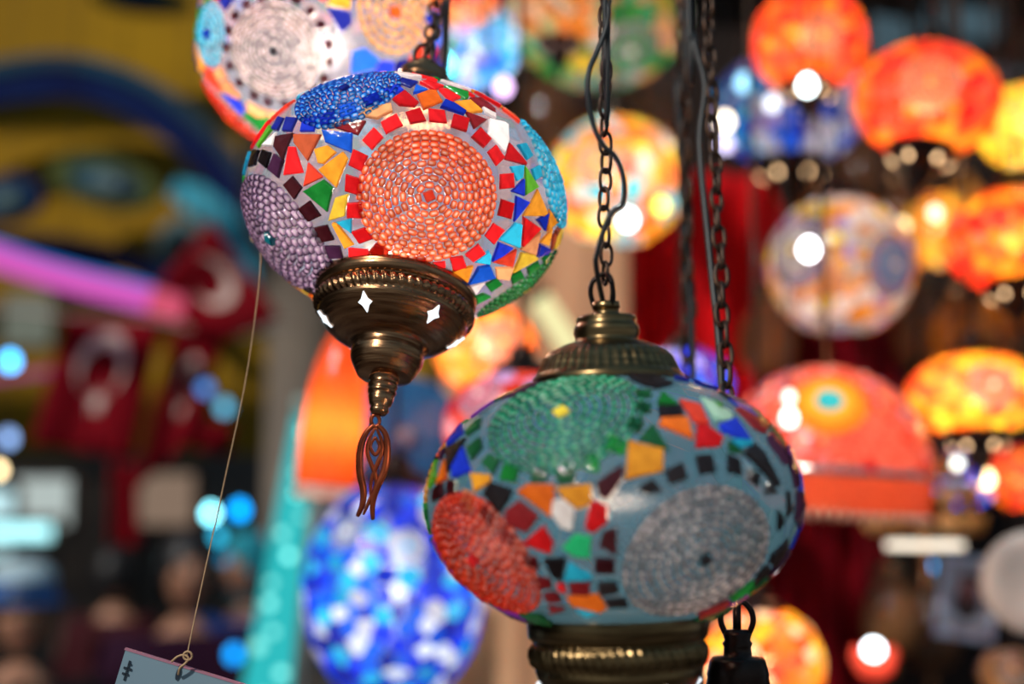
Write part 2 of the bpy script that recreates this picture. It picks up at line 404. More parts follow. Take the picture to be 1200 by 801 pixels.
def link_mesh(L, W, r):
    P = []
    for i in range(20):
        a = 2*math.pi*i/20; P.append((W*math.cos(a), 0, L*.5*math.copysign(abs(math.sin(a))**.8, math.sin(a))))
    V, Fc = tube(P, r, 6, True); me = bpy.data.meshes.new('chain_link'); me.from_pydata([tuple(v) for v in V], [], Fc)
    me.polygons.foreach_set('use_smooth', [True]*len(me.polygons)); return me
LM = {}
def chain(root, p0, p1, L=.0135, W=.0042, r=.0011, mat=M_iron, name='chain_link'):
    """p0->p1 world; every link a part of its lamp"""
    key = (L, W, r, mat.name)
    if key not in LM: LM[key] = link_mesh(L, W, r); LM[key].materials.append(mat)
    Mi = root.matrix_world.inverted(); d = p1-p0; n = int(d.length/(L*.8)); q = d.to_track_quat('Z', 'X').to_matrix().to_4x4()
    for i in range(n):
        o = bpy.data.objects.new(name, LM[key]); COL.objects.link(o); o.parent = root
        wob = Vector((math.sin(i*1.3)*.0006, 0, 0))
        o.matrix_local = Mi @ (Matrix.Translation(p0+d*((i+.5)/n)+wob) @ q @ Matrix.Rotation((i % 2)*math.pi/2+.35+random.uniform(-.3, .3), 4, 'Z'))
def wtube(root, name, pts, r, mat, seg=8, n=6, label=None):
    Mi = root.matrix_world.inverted(); V, Fc = tube(smooth_path(pts, n), r, seg)
    return part(name, ([Mi @ v for v in V], Fc), mat, root, True, label)
LS = .34
def bulb(root, loc, power, color, rad=.012):
    ld = bpy.data.lights.new('lamp_bulb', 'POINT'); ld.energy = power*LS; ld.color = color; ld.shadow_soft_size = rad
    o = bpy.data.objects.new('lamp_bulb', ld); COL.objects.link(o); o.parent = root; o.location = loc; return o
CEIL = 2.95
# ------------------------------------------------------------------ setting
P_yellow = prin('ochre_painted_plaster', (0.40, 0.22, 0.010), 0.9, 0, (0.26, 0.14, 0.012), 1.2)
P_bluep = prin('blue_painted_band', (0.006, 0.010, 0.07), 0.9, 0, (0.008, 0.025, 0.12), 3)
P_teal = prin('teal_painted_band', (0.02, 0.09, 0.14), 0.9, 0, (0.04, 0.06, 0.09), 4)
P_cyanp = prin('turquoise_painted_band', (0.02, 0.50, 0.80), 0.8, 0, (0.12, 0.46, 0.55), 3)
P_beige = prin('beige_plaster', (0.42, 0.30, 0.20), 0.8, 0, (0.25, 0.18, 0.13), 2)
P_brown = prin('dark_brown_wall', (0.030, 0.017, 0.012), 0.7, 0, (0.012, 0.009, 0.010), 3)
P_floor = prin('grey_stone_paving', (0.16, 0.14, 0.13), 0.7, 0, (0.08, 0.07, 0.065), 2)
P_beam = prin('black_steel_beam', (0.012, 0.013, 0.016), 0.6)
P_market = prin('market_front', (0.22, 0.17, 0.13), 0.7, 0, (0.05, 0.06, 0.07), 1.3)
struct(mesh_obj('floor', [(-8, -4, 0), (8, -4, 0), (8, 10, 0), (-8, 10, 0)], [(0, 1, 2, 3)], P_floor))
def hallpt(px, py, d): return at(px, py, d)
# hall: vaulted wall with painted arches, seven metres away
V, Fc = box((-2.6, 7.25, 2.6), (7.4, .3, 5.2)); struct(mesh_obj('wall_back', V, Fc, P_yellow))
V, Fc = box((-2.6, 7.0, 0.95), (7.4, .2, 1.9)); struct(mesh_obj('wall_lower', V, Fc, P_market))
V, Fc = box((2.2, 3.55, 1.7), (4.8, .12, 3.4)); struct(mesh_obj('wall_right', V, Fc, P_brown))
def band(name, pts, wpx, d, mat, th=.08):
    """painted arch band standing proud of the vault wall"""
    P = smooth_path([Vector((a, b, 0)) for a, b in pts], 8); V = []; n = len(P)
    for i, p in enumerate(P):
        t = (P[min(i+1, n-1)]-P[max(i-1, 0)]).normalized(); nn = Vector((-t.y, t.x, 0))
        w0 = wpx[min(len(wpx)-1, int(i/(n-1)*(len(wpx)-1)+.5))] if isinstance(wpx, list) else wpx
        for s in (-.5, .5):
            q = p+nn*(w0*s); A = at(q.x, q.y, d); V += [A, A+Vector((0, th, 0))]
    Fc = []
    for i in range(n-1):
        a, b = i*4, (i+1)*4
        Fc += [(a, a+2, b+2, b), (a+1, b+1, b+3, a+3), (a, b, b+1, a+1), (a+2, a+3, b+3, b+2)]
    Fc += [(0, 1, 3, 2), (4*n-4, 4*n-2, 4*n-1, 4*n-3)]
    return struct(mesh_obj(name, V, Fc, mat))
band('trim_1', [(-160, 190), (-60, 120), (20, 100), (90, 98), (160, 122), (220, 165), (270, 225), (310, 300)], 34, 6.9, P_bluep)
band('trim_2', [(-160, 165), (-60, 96), (20, 74), (90, 72), (165, 95), (230, 140), (285, 205), (325, 280)], 16, 6.88, P_teal)
band('trim_3', [(-100, 300), (-20, 286), (60, 288), (130, 300), (190, 325), (240, 370)], 26, 6.85, P_bluep)
band('trim_4', [(203, 218), (245, 245), (285, 290), (320, 350), (345, 420)], [24, 36, 44, 44, 40], 6.8, P_cyanp)
def medal(px, py, a, b, rot, mats, d=6.88):
    for i, (m, k) in enumerate(zip(mats, (1, .62, .3))):
        V = []; c, s = math.cos(R_(rot)), math.sin(R_(rot))
        for j in range(24):
            t = j*math.pi/12; x = a*k*math.cos(t); y = b*k*math.sin(t); V.append(at(px+x*c-y*s, py+x*s+y*c, d-.02*i))
        V += [v+Vector((0, .05, 0)) for v in V]
        Fc = [tuple(range(24))]+[(j, (j+1) % 24, 24+(j+1) % 24, 24+j) for j in range(24)]
        yield struct(mesh_obj('trim_medallion', V, Fc, m))
P_olive = prin('olive_paint', (0.10, 0.13, 0.04), 0.7); P_pale = prin('pale_paint', (0.20, 0.30, 0.32), 0.7)
for n_, a in enumerate([(122, 212, 66, 30, 12, (P_olive, P_teal, P_pale)), (5, 232, 44, 28, -10, (P_bluep, P_teal, P_pale)), (165, -2, 60, 16, 5, (P_olive, P_teal, P_bluep)), (208, 285, 26, 34, 30, (P_pale, P_teal, P_olive))]):
    for m_, o in enumerate(medal(*a)): o.name = 'trim_%d' % (5+n_*3+m_)
# stone column of the hall
V, Fc = lathe([(.22, 0), (.22, .2), (.16, .25), (.15, 2.3), (.19, 2.35), (.2, 2.5), (.26, 2.7), (.26, 4.6)], 32)
cp = at(362, 400, 5.2); cc_ = mesh_obj('column', V, Fc, prin('grey_stone', (0.36, 0.29, 0.22), .8, 0, (0.20, 0.17, 0.15), 3), None, True); cc_.location = (cp.x, cp.y, 0)
tag(cc_, 'tall round grey-beige stone column of the hall behind the turquoise light column', 'column')
# shop roof: black steel beams, open sky between
for i, (x0, y0, x1, y1) in enumerate([(-.3, .3, 4.4, .3), (-.3, 1.2, 4.4, 1.2), (-.3, 2.3, 4.4, 2.3), (-.3, 3.4, 4.4, 3.4), (-.3, .3, -.3, 3.4), (1.5, .3, 1.5, 3.4), (3.4, .3, 3.4, 3.4)]):
    c = ((x0+x1)/2, (y0+y1)/2, CEIL+.05); s = (abs(x1-x0)+.08, abs(y1-y0)+.08, .1)
    V, Fc = box(c, s); o = struct(mesh_obj('ceiling_beam', V, Fc, P_beam))
# skylight windows high in the shop wall (sky seen between dark trusses)
for yy in (3.6, 4.8, 6.0):
    V, Fc = box((-2.6, yy, 4.65), (7.4, .1, .1)); struct(mesh_obj('ceiling_beam', V, Fc, P_beam))
V, Fc = box((-2.6, 3.4, 4.75), (7.4, 1.8, .1)); struct(mesh_obj('shade_slab', V, Fc, P_beam))  # unseen slab added over the shoppers to darken the hall
V, Fc = box((-6.2, 3.2, 2.6), (.15, 8, 5.2)); struct(mesh_obj('wall_left', V, Fc, P_market))
P_skyl = emis('skylight_glass', (0.05, 0.085, 0.105), 1.0)
wi = 0
for (ax, ay, bx, by) in [(1040, -5, 1095, 48), (1102, 30, 1165, 62), (1180, 60, 1230, 110), (998, 15, 1030, 45), (1110, -20, 1200, 20)]:
    wi += 1
    c = [at(ax, ay, 3.44), at(bx, ay+10, 3.44), at(bx-6, by, 3.44), at(ax+4, by-8, 3.44)]
    V = [Vector((v.x, 3.44, v.z)) for v in c]; V += [v+Vector((0, .05, 0)) for v in V]
    struct(mesh_obj('window_%d' % wi, V, [(0, 1, 2, 3), (0, 4, 5, 1), (1, 5, 6, 2), (2, 6, 7, 3), (3, 7, 4, 0)], P_skyl))
# ------------------------------------------------------------------ LAMP A : sharp lamp on the left
MA = frame_at(474, 240, .80, 8.5, 29, True)
rootA = empty('mosaic_lamp', MA, 'sharp tilted mosaic globe lamp with orange beaded medallion, brass bowl and flame pendant', 'lamp')
A = Globe(MA, .0895, .685, rootA); A.zlo, A.zhi = -.875, .93; A.strict = True
A.shell(M_grout, -.9, .95)
A.traced(280, 80, 4.005, [
 ('cobalt', [(190,228),(215,235),(185,295),(160,290)]), ('cobalt', [(230,232),(278,235),(250,300),(210,298)]), ('blue', [(303,232),(367,225),(355,298),(292,300)]),
 ('blue', [(380,228),(450,195),(460,245),(390,280)]), ('royal', [(467,180),(545,165),(557,212),(480,240)]), ('blue', [(577,150),(650,120),(678,155),(600,190)]), ('blue', [(677,108),(745,82),(775,105),(715,135)]),
 ('lime', [(150,268),(158,290),(95,375),(88,365)]), ('white', [(180,300),(165,365),(120,365)]), ('maroon', [(180,320),(260,305),(210,430),(170,370)]),
 ('copper', [(260,310),(390,312),(325,435),(262,350)]), ('darkred', [(430,275),(500,240),(598,250),(560,315)]), ('peach', [(560,225),(580,195),(715,170),(722,205),(650,240)]),
 ('royal', [(393,290),(535,305),(530,398),(410,350)]), ('red', [(665,255),(740,215),(770,270),(690,310)]), ('red', [(580,340),(635,278),(680,325),(625,385)]),
 ('red', [(540,378),(608,410),(580,485),(515,455)]), ('red', [(505,495),(580,520),(578,600),(500,575)]), ('red', [(510,630),(582,625),(585,700),(508,700)]),
 ('amber', [(358,380),(420,362),(460,395),(400,450),(375,445)]), ('amber', [(378,475),(490,390),(515,425),(460,560)]), ('red', [(240,368),(268,368),(305,490),(215,502)]),
 ('coral', [(330,442),(400,510),(305,555)]), ('green', [(305,575),(400,520),(448,560),(418,672)]), ('yellow', [(455,605),(520,585),(500,690),(420,715)]), ('maroon', [(213,545),(255,505),(300,560),(265,615)]), ('maroon', [(283,655),(335,618),(388,690),(330,718)]),
 ('black', [(48,465),(75,380),(100,385),(80,455)]), ('black', [(97,440),(115,380),(155,395),(135,470)]), ('plum', [(140,475),(175,400),(215,430),(190,515)])])
A.traced(460, 80, 6.675, [
 ('red', [(0,250),(95,180),(205,270),(175,305),(50,295)]), ('orange', [(190,215),(285,175),(340,180),(390,265),(240,330)]), ('royal', [(160,205),(180,140),(275,178)]),
 ('cobalt', [(35,120),(70,90),(200,115),(140,155)]), ('red', [(210,120),(265,110),(400,150),(330,180)]), ('red', [(265,90),(350,110),(340,125),(262,108)]), ('red', [(360,175),(410,170),(530,235),(450,270)]),
 ('green', [(400,145),(440,148),(590,200),(590,240),(560,255)]), ('red', [(540,175),(580,180),(640,235),(600,215)]), ('amber', [(480,268),(600,262),(700,345),(600,355)]),
 ('blue', [(370,310),(405,255),(480,285),(575,345),(555,372)]), ('darkred', [(600,240),(690,240),(801,330),(801,350),(640,290)]), ('white', [(700,310),(801,370),(801,400),(720,350)]),
 ('darkred', [(570,350),(730,415),(635,480)]), ('red', [(100,350),(215,310),(262,415),(140,440)]), ('red', [(280,322),(405,335),(425,432),(285,418)]), ('red', [(475,365),(595,405),(575,500),(452,460)]), ('red', [(610,540),(680,465),(770,560),(710,625)])])
A.traced(560, 80, 6.675, [('red', [(70,655),(135,600),(205,700),(140,765)]), ('white', [(85,400),(200,430),(225,450),(235,570),(210,655),(75,520)]), ('red', [(240,585),(375,745),(370,760),(205,715)]), ('cyan', [(300,600),(360,590),(420,690),(380,720)])])
A.traced(560, 180, 6.675, [
 ('red', [(170,160),(270,150),(278,265),(168,278)]), ('red', [(180,350),(280,385),(255,510),(150,480)]), ('red', [(120,540),(203,590),(120,705),(50,640)]), ('cyan', [(245,100),(350,90),(345,190),(300,215)]),
 ('lime', [(362,95),(472,260),(360,325)]), ('blue', [(350,195),(352,330),(252,295)]), ('blue', [(290,325),(400,375),(275,530)]), ('amber', [(460,275),(540,465),(510,485),(345,485)]),
 ('red', [(348,485),(488,580),(350,725),(335,715)]), ('cyan', [(290,535),(340,550),(325,735),(160,670)]), ('blue', [(545,460),(520,605),(450,515)]), ('amber', [(552,430),(612,530),(525,605)]),
 ('amber', [(575,580),(550,720),(475,690)]), ('blue', [(480,700),(560,740),(540,780),(450,800)]), ('copper', [(650,545),(600,600),(565,760),(575,640)]), ('yellow', [(655,545),(645,700),(590,745),(610,640)]),
 ('peach', [(480,605),(445,790),(320,745)]), ('cyan', [(410,120),(470,90),(490,180),(440,210)])])
A.traced(540, 270, 6.675, [
 ('red', [(135,100),(190,170),(95,240),(30,185)]), ('red', [(-90,210),(15,195),(42,275),(-60,310)]), ('cyan', [(215,150),(235,190),(225,258),(105,240)]), ('blue', [(290,85),(410,135),(330,190),(235,235)]),
 ('coral', [(430,140),(405,280),(245,245)]), ('yellow', [(465,165),(570,185),(605,215),(400,325)]), ('royal', [(130,280),(225,262),(272,365),(50,418)]), ('peach', [(265,285),(405,280),(375,375),(275,370)]),
 ('green', [(385,350),(465,305),(495,355),(395,410)]), ('green', [(190,415),(275,365),(320,410),(230,470)]), ('green', [(110,510),(175,485),(230,510),(120,560)]), ('green', [(510,290),(600,235),(610,275),(520,340)]),
 ('green', [(630,220),(690,165),(705,210),(640,260)]), ('bottle', [(700,200),(750,145),(740,190),(715,220)]), ('white', [(45,435),(190,385),(105,505)]), ('amber', [(-70,300),(95,268),(50,415),(-20,380)])])
A.traced(330, 250, 6.675, [
 ('maroon', [(250,110),(360,85),(415,200),(300,222)]), ('cyan', [(430,65),(555,35),(548,150)]), ('amber', [(400,70),(440,75),(570,240),(495,275)]), ('red', [(550,140),(650,105),(720,190),(610,230)]),
 ('red', [(525,265),(680,280),(690,350),(530,345)]), ('coral', [(685,290),(740,230),(801,250),(801,345)]), ('royal', [(505,340),(620,350),(515,380)]), ('plum', [(335,250),(460,250),(485,340),(380,340)]),
 ('plum', [(370,365),(480,375),(375,430)]), ('yellow', [(100,570),(220,620),(240,670),(190,680)]), ('orange', [(220,620),(320,640),(300,700),(240,670)]), ('red', [(235,690),(300,710),(300,740)]), ('black', [(170,570),(250,555),(290,630),(200,610)])])
A.traced(420, 140, 4.71, [('coral', [(60,730),(95,680),(175,710),(150,765)]), ('red', [(190,740),(370,760),(370,800),(190,770)]), ('red', [(390,790),(480,780),(480,810),(390,820)])])
k = .0895
A.medallion(A.hit(503, 229), .0395, 'orange', 9, blen=.0040, seedsq='coral')
A.medallion(A.hit(318, 278), .0425, 'lilac', 8, blen=.0038, seedsq='teal')
A.medallion(A.hit(404, 105), .0315, 'blue', 8, blen=.0040, seedsq='cobalt')
A.medallion(A.hit(652, 200, True), .0365, 'cyan', 7, blen=.0046, seedsq='teal')
A.medallion(A.hit(618, 340), .0330, 'green', 8, blen=.0040, seedsq='yellow')
A.medallion(A.ang(150, 48), .024, 'red', 8, blen=.0040, seedsq='amber', ringcol='cobalt', rs=.008)
A.medallion(A.ang(-128, 18), .028, 'amber', 8, blen=.0040, seedsq='red', ringcol='green', rs=.008)
A.medallion(A.ang(170, -14), .030, 'silver', 8, blen=.0040, seedsq='black', ringcol='maroon', rs=.008)
A.fill(.0115, ['red', 'blue', 'amber', 'cyan', 'yellow', 'peach', 'green', 'coral', 'white'])
ztA = top_cap(A, .0895, M_brass)
zbA = bottom_base(A, .0895, M_brass, .875, .484, shift=.0028)
bulb(rootA, (0, 0, .0), 2.3, (1.0, .82, .70), .014)
pA = MA @ Vector((0, 0, ztA-.004))
chain(rootA, pA, at(530, -80, .93), .0135, .0042, .0012, M_iron)
wtube(rootA, 'cable', [pA+Vector((-.006, 0, -.01)), at(503, 58, .88), at(514, 25, .89), at(521, 0, .9), at(528, -60, .92), Vector((pA.x+.04, pA.y+.1, CEIL))], .0017, M_cable)
wtube(rootA, 'chain_cord', [at(530, -80, .93), Vector((pA.x+.045, pA.y+.11, CEIL))], .002, M_iron)
# pendant: ring + openwork flame with two curling tails (hangs plumb)
pe = MA @ Vector((0, .0028, zbA)); px0, py0 = 452, 487
def pxm(px, py, d): return at(px, py, d)
dP = (pe-CAMP).dot(F_)
Mi = MA.inverted()
def pend(name, pts, rads):
    P = smooth_path([at(a, b, dP) for a, b in pts], 5); n = len(P); rr = [rads[0]+(rads[1]-rads[0])*math.sin(math.pi*i/(n-1))**.7 for i in range(n)]
    V, Fc = tube(P, rr, 8); return part(name, ([Mi @ v for v in V], Fc), M_copper, rootA)
pq = ray(1, 1)
qx = (pe-CAMP); sx_ = qx.dot(X_)/dP*FPX+600; sy_ = 400.5-qx.dot(U_)/dP*FPX
ox, oy = sx_-452, sy_-476
def O(l): return [(a+ox, b+oy) for a, b in l]
ringp = [at(448+ox+5*math.cos(t*math.pi/8), 484+oy+7*math.sin(t*math.pi/8), dP) for t in range(16)]
V, Fc = tube(ringp, .0010, 6, True); part('pendant_ring', ([Mi @ v for v in V], Fc), M_copper, rootA)
pend('pendant_arm', O([(447,488),(436,500),(430,520),(430,545),(434,565),(433,582),(427,596)]), (.0009, .0020))
pend('pendant_arm', O([(450,488),(460,500),(462,520),(459,542),(450,562),(445,580),(445,600)]), (.0009, .0020))
pend('pendant_arm', O([(448,492),(441,506),(439,522),(447,545),(449,560),(440,580),(434,594)]), (.0006, .0012))
pend('pendant_arm', O([(449,492),(455,506),(456,520),(448,540),(443,556),(443,575)]), (.0006, .0012))
pend('pendant_drop', O([(448,503),(442,514),(448,524),(453,514),(448,503)]), (.0007, .0010))

# ------------------------------------------------------------------ LAMP B : large lamp on the right, nearer
MB_ = frame_at(718, 587, .66, -1.5, 0)
rootB = empty('mosaic_lamp', MB_, 'nearest mosaic globe lamp with green, red and silver beaded medallions under fluted brass cap', 'lamp')
B = Globe(MB_, .0862, .70, rootB); B.zlo, B.zhi = -.86, .915; B.strict = True
B.shell(M_grout_b, -.9, .93)
B.traced(490, 440, 5.72, [
 ('orange', [(230,410),(285,340),(270,390)]), ('blue', [(310,330),(310,385),(200,480),(200,460)]), ('black', [(190,495),(325,420),(290,500),(205,650)]), ('blue', [(310,480),(365,640),(245,690),(240,620)]),
 ('orange', [(190,560),(200,690),(130,735)]), ('lime', [(120,560),(130,690),(80,760),(85,680)]), ('black', [(50,715),(120,530),(95,640)]), ('plum', [(130,540),(190,490),(160,570)]),
 ('bottle', [(335,340),(430,290),(420,350),(330,410)]), ('bottle', [(325,490),(420,415),(440,480),(365,570)]), ('bottle', [(430,590),(490,520),(555,570),(510,665)]), ('green', [(580,590),(680,620),(660,720),(550,700)]),
 ('white', [(315,330),(425,290),(330,375)]), ('maroon', [(205,700),(270,700),(275,801),(200,801)]), ('maroon', [(140,730),(170,720),(180,801),(140,801)]), ('amber', [(355,650),(490,665),(490,710),(385,780)])])
B.traced(490, 560, 5.006, [
 ('peach', [(270,60),(335,90),(330,190),(262,150)]), ('black', [(430,20),(560,65),(540,120),(480,215),(385,90)]), ('darkred', [(410,140),(470,230),(430,280),(365,200)]), ('darkred', [(600,125),(715,220),(640,320),(520,270),(515,190)]),
 ('darkred', [(510,270),(590,340),(545,400),(480,330)]), ('red', [(740,270),(801,380),(780,440),(605,385)]), ('darkred', [(620,440),(700,460),(710,530),(650,500)]), ('maroon', [(100,70),(138,30),(150,115),(95,140)])])
B.traced(590, 520, 5.72, [
 ('bottle', [(190,190),(290,150),(300,250),(190,260)]), ('bottle', [(350,170),(480,160),(480,260),(370,270)]), ('green', [(540,60),(640,90),(640,190),(560,180)]), ('orange', [(95,320),(170,265),(340,270),(345,350),(320,495)]),
 ('amber', [(350,290),(590,265),(600,400),(500,440),(400,360)]), ('white', [(330,370),(400,365),(475,430),(465,580),(390,560),(325,470)]), ('red', [(590,370),(700,410),(700,520),(600,600),(545,560)]),
 ('emerald', [(480,600),(590,620),(580,760),(480,750),(395,690)]), ('maroon', [(620,260),(801,130),(801,240),(690,390),(640,350)]), ('maroon', [(670,580),(760,560),(760,740),(640,680)])])
B.traced(600, 610, 5.72, [
 ('black', [(210,250),(370,240),(345,390),(270,370)]), ('cyan', [(380,270),(530,350),(540,390),(345,395)]), ('darkred', [(380,405),(530,405),(520,490),(400,480)]), ('orange', [(365,500),(580,485),(640,580),(590,600),(400,550)]),
 ('cyan', [(430,580),(580,600),(500,625)]), ('maroon', [(560,240),(690,250),(690,350),(550,340)]), ('black', [(570,410),(700,400),(720,470),(590,490)]), ('black', [(620,520),(760,510),(780,560),(650,570)]),
 ('red', [(300,420),(350,410),(370,470),(320,465)]), ('darkred', [(160,370),(250,380),(280,440),(190,450)]), ('darkred', [(210,480),(300,470),(340,530),(240,540)]), ('darkred', [(250,560),(360,580),(260,610)]), ('darkred', [(70,240),(160,230),(190,310),(130,310)])])
B.traced(680, 440, 5.72, [
 ('bottle', [(365,110),(475,110),(475,155),(370,145)]), ('bottle', [(375,185),(475,205),(470,260),(375,235)]), ('bottle', [(345,280),(430,320),(390,390),(305,345)]), ('green', [(200,390),(315,460),(290,540),(160,490)]),
 ('green', [(545,110),(655,200),(510,195)]), ('black', [(520,210),(680,215),(690,280),(525,280)]), ('orange', [(540,290),(715,285),(755,430),(520,335)]), ('bottle', [(480,330),(600,510),(390,430)]),
 ('amber', [(320,445),(555,495),(555,640),(300,700)]), ('black', [(380,750),(480,690),(550,770),(450,801)]), ('black', [(560,640),(680,580),(720,690),(600,730)]), ('coral', [(660,170),(801,200),(860,330),(760,320)])])
B.traced(810, 440, 5.72, [
 ('mint', [(60,150),(150,180),(275,260),(270,295),(150,305)]), ('lime', [(130,170),(210,210),(190,235)]), ('blue', [(185,330),(290,290),(400,440),(340,430),(200,380)]), ('cyan', [(260,430),(400,440),(400,470),(330,490)]),
 ('red', [(35,330),(100,340),(215,415),(190,475),(25,490)]), ('bottle', [(245,440),(340,520),(250,520)]), ('black', [(420,450),(480,510),(585,740),(560,750),(340,520)]), ('black', [(240,530),(320,560),(330,670),(240,650)]),
 ('black', [(375,620),(450,660),(440,745),(375,690)]), ('black', [(500,710),(570,790),(490,801)]), ('black', [(25,540),(130,530),(165,650),(50,665)])])
B.traced(800, 560, 4.713, [('black', [(520,170),(560,230),(520,290)]), ('black', [(570,70),(600,180),(570,220)]), ('blue', [(640,270),(630,340),(600,390)])])
B.medallion(B.hit(658, 483), .0385, 'bottle', 8, blen=.0030, thick=.34, seedsq='yellow')
B.medallion(B.hit(556, 655), .0350, 'red', 8, blen=.0036, thick=.47, seedsq='red')
B.medallion(B.hit(826, 655), .0380, 'silver', 9, blen=.0030, thick=.33, seedsq='black')
B.medallion(B.hit(893, 515, True), .0335, 'red', 8, blen=.0036, seedsq='amber')
B.medallion(B.ang(80, 62), .016, 'blue', 7, seedsq='red', ringcol='cobalt', rs=.008)
B.medallion(B.ang(166, -6), .030, 'orange', 7, seedsq='red', ringcol='red', rs=.008)
B.medallion(B.ang(218, -4), .030, 'cyan', 7, seedsq='teal', ringcol='cobalt', rs=.008)
B.medallion(B.ang(262, 10), .026, 'amber', 7, seedsq='red', ringcol='green', rs=.008)
B.fill(.0115, ['darkred', 'blue', 'orange', 'plum', 'bottle', 'red', 'black', 'violet', 'green'])
ztB = top_cap(B, .0862, M_brass_b)
bottom_base(B, .0862, M_brass_b, .855, .47, deep=1.45)
bulb(rootB, (0, 0, 0), 2.4, (1.0, .74, .56), .014)
dB = .66
chain(rootB, MB_ @ Vector((0, 0, ztB-.004)), at(709, -140, .69), .0108, .0030, .0009, prin('rusty_chain', (0.10, 0.055, 0.035), .45, .7, (0.03, 0.02, 0.018), 120))
wtube(rootB, 'cable', [MB_ @ Vector((-.006, 0, ztB-.02)), at(699, 315, .658), at(700, 295, .655), at(708, 268, .655), at(718, 248, .655), at(730, 238, .655), at(731, 210, .655), at(722, 185, .656), at(707, 170, .656), at(696, 148, .657), at(689, 115, .658), at(690, 85, .66), at(700, 60, .665), at(711, 30, .668), at(713, 0, .67), at(708, -60, .68), Vector((at(709, -140, .69).x, at(709, -140, .69).y, CEIL))], .00125, M_cable)
wtube(rootB, 'chain_cord', [at(709, -140, .69), Vector((at(709, -140, .69).x+.003, at(709, -140, .69).y, CEIL))], .0015, M_iron)

# lamp just below the frame, hanging behind B: only its hook and collar show
MBh = frame_at(868, 960, .74); rootH = empty('mosaic_lamp', MBh, 'black capped hanging lamp at the bottom edge below the nearest lamp', 'lamp')
H = Globe(MBh, .07, .8, rootH); H.zlo, H.zhi = -.86, .9; H.shell(M_grout, -.9, .93)
H.fill(.016, ['red', 'orange', 'amber', 'blue'])
zc = (at(868, 800, .74)-MBh.translation).z; k = .07
z1 = (at(868, 786, .74)-MBh.translation).z; u1 = .74/FPX
pr = [(30*u1, .05), (40*u1, z1-30*u1), (36*u1, z1-9*u1), (37*u1, z1-6*u1), (33*u1, z1+10*u1), (30*u1, z1+14*u1), (17*u1, z1+15*u1), (16*u1, z1+26*u1), (18*u1, z1+30*u1), (15*u1, z1+34*u1), (17*u1, z1+40*u1), (14*u1, z1+46*u1), (3*u1, z1+47*u1)]
part('top_cap', lathe(pr, 48, cap1=True), M_brass_dark, rootH)
for s_ in (-1, 1):
    P = [(0, s_*13*u1, z1+40*u1), (0, s_*19*u1, z1+55*u1), (0, s_*17*u1, z1+68*u1), (0, s_*9*u1, z1+78*u1), (0, 0, z1+80*u1)]
    part('loop', tube(smooth_path(P, 4), 3.6*u1, 8), M_brass_dark, rootH)
part('hook_pin', tube([(0, 0, z1+40*u1), (0, 0, z1+80*u1)], 5*u1, 8), M_brass_dark, rootH)
tp = MBh @ Vector((0, 0, z1+78*u1))
chain(rootH, tp, at(826, -60, .90), .0150, .0036, .0014, M_iron)
wtube(rootH, 'cable', [tp, at(846, 600, .76), at(845, 440, .80), at(832, 300, .83), at(820, 170, .86), at(826, 100, .87), at(812, 40, .88), at(806, -60, .9), Vector((at(806, -60, .9).x, .9, CEIL))], .0021, M_cable)
bulb(rootH, (0, 0, 0), .5, (1, .6, .3))
# second lamp further below, same kind of chain
ML2 = frame_at(822, 1120, .92); rootL2 = empty('mosaic_lamp', ML2, 'hanging lamp below the frame whose thick dark chain runs behind the nearest lamp', 'lamp')
L2 = Globe(ML2, .08, .8, rootL2); L2.zlo, L2.zhi = -.86, .9; L2.shell(M_grout, -.9, .93); L2.fill(.02, ['blue', 'cyan', 'white'])
chain(rootL2, ML2 @ Vector((0, 0, .07)), at(797, -60, 1.0), .0170, .0045, .0018, M_iron)
wtube(rootL2, 'cable', [ML2 @ Vector((0, 0, .06)), at(818, 740, .93), at(812, 440, .96), at(803, 250, .98), at(794, 100, .99), at(802, -40, 1.0), Vector((at(797, -60, 1.0).x, 1.0, CEIL))], .0024, M_cable)

# ------------------------------------------------------------------ background mosaic lamps
def bglamp(px, py, d, R, p, label, meds, palette, spacing, light, roll=0, away=0, screen=False, top=True, base=True, group=None, grout=M_grout, basemat=M_brass_dark, star=None, keep=1.0, ncap=4, zlo=-.86, zhi=.9, rings=6, ringcol=None, blk=.0012):
    M = frame_at(px, py, d, roll, away, screen); root = empty('mosaic_lamp', M, label, 'lamp', group)
    g = Globe(M, R, p, root); g.zlo, g.zhi = zlo, zhi; g.shell(grout, zlo-.02, zhi+.02, 40, 18)
    for m in meds:
        pos, rho, col, seed = m[:4]; q = g.hit(*pos[1:]) if pos[0] == 'px' else g.ang(*pos[1:])
        g.medallion(q, rho, col, m[5] if len(m) > 5 else rings, thick=.44, seedsq=seed, lod=5, ringcol=(m[4] if len(m) > 4 else ringcol), rs=rho*.22)
    g.fill(spacing, palette, gap=blk, keep=keep, tries=1400)
    zt = R*p*.9
    if top: zt = top_cap(g, R, basemat, .9, 88)
    if base: bottom_base(g, R, basemat, .86, .46, 104, starmat=star or M_starw)
    if light: bulb(root, (0, 0, -.1*R), light[0], light[1], .2*R)
    tpw = M @ Vector((0, 0, zt-.002)); e = Vector((tpw.x, tpw.y, CEIL))
    wtube(root, 'hanging_chain', [tpw, tpw*.5+e*.5, e], .0028, M_iron, 6, 2)
    return g
warm = (1.0, .55, .22); cool = (.75, .88, 1.0)
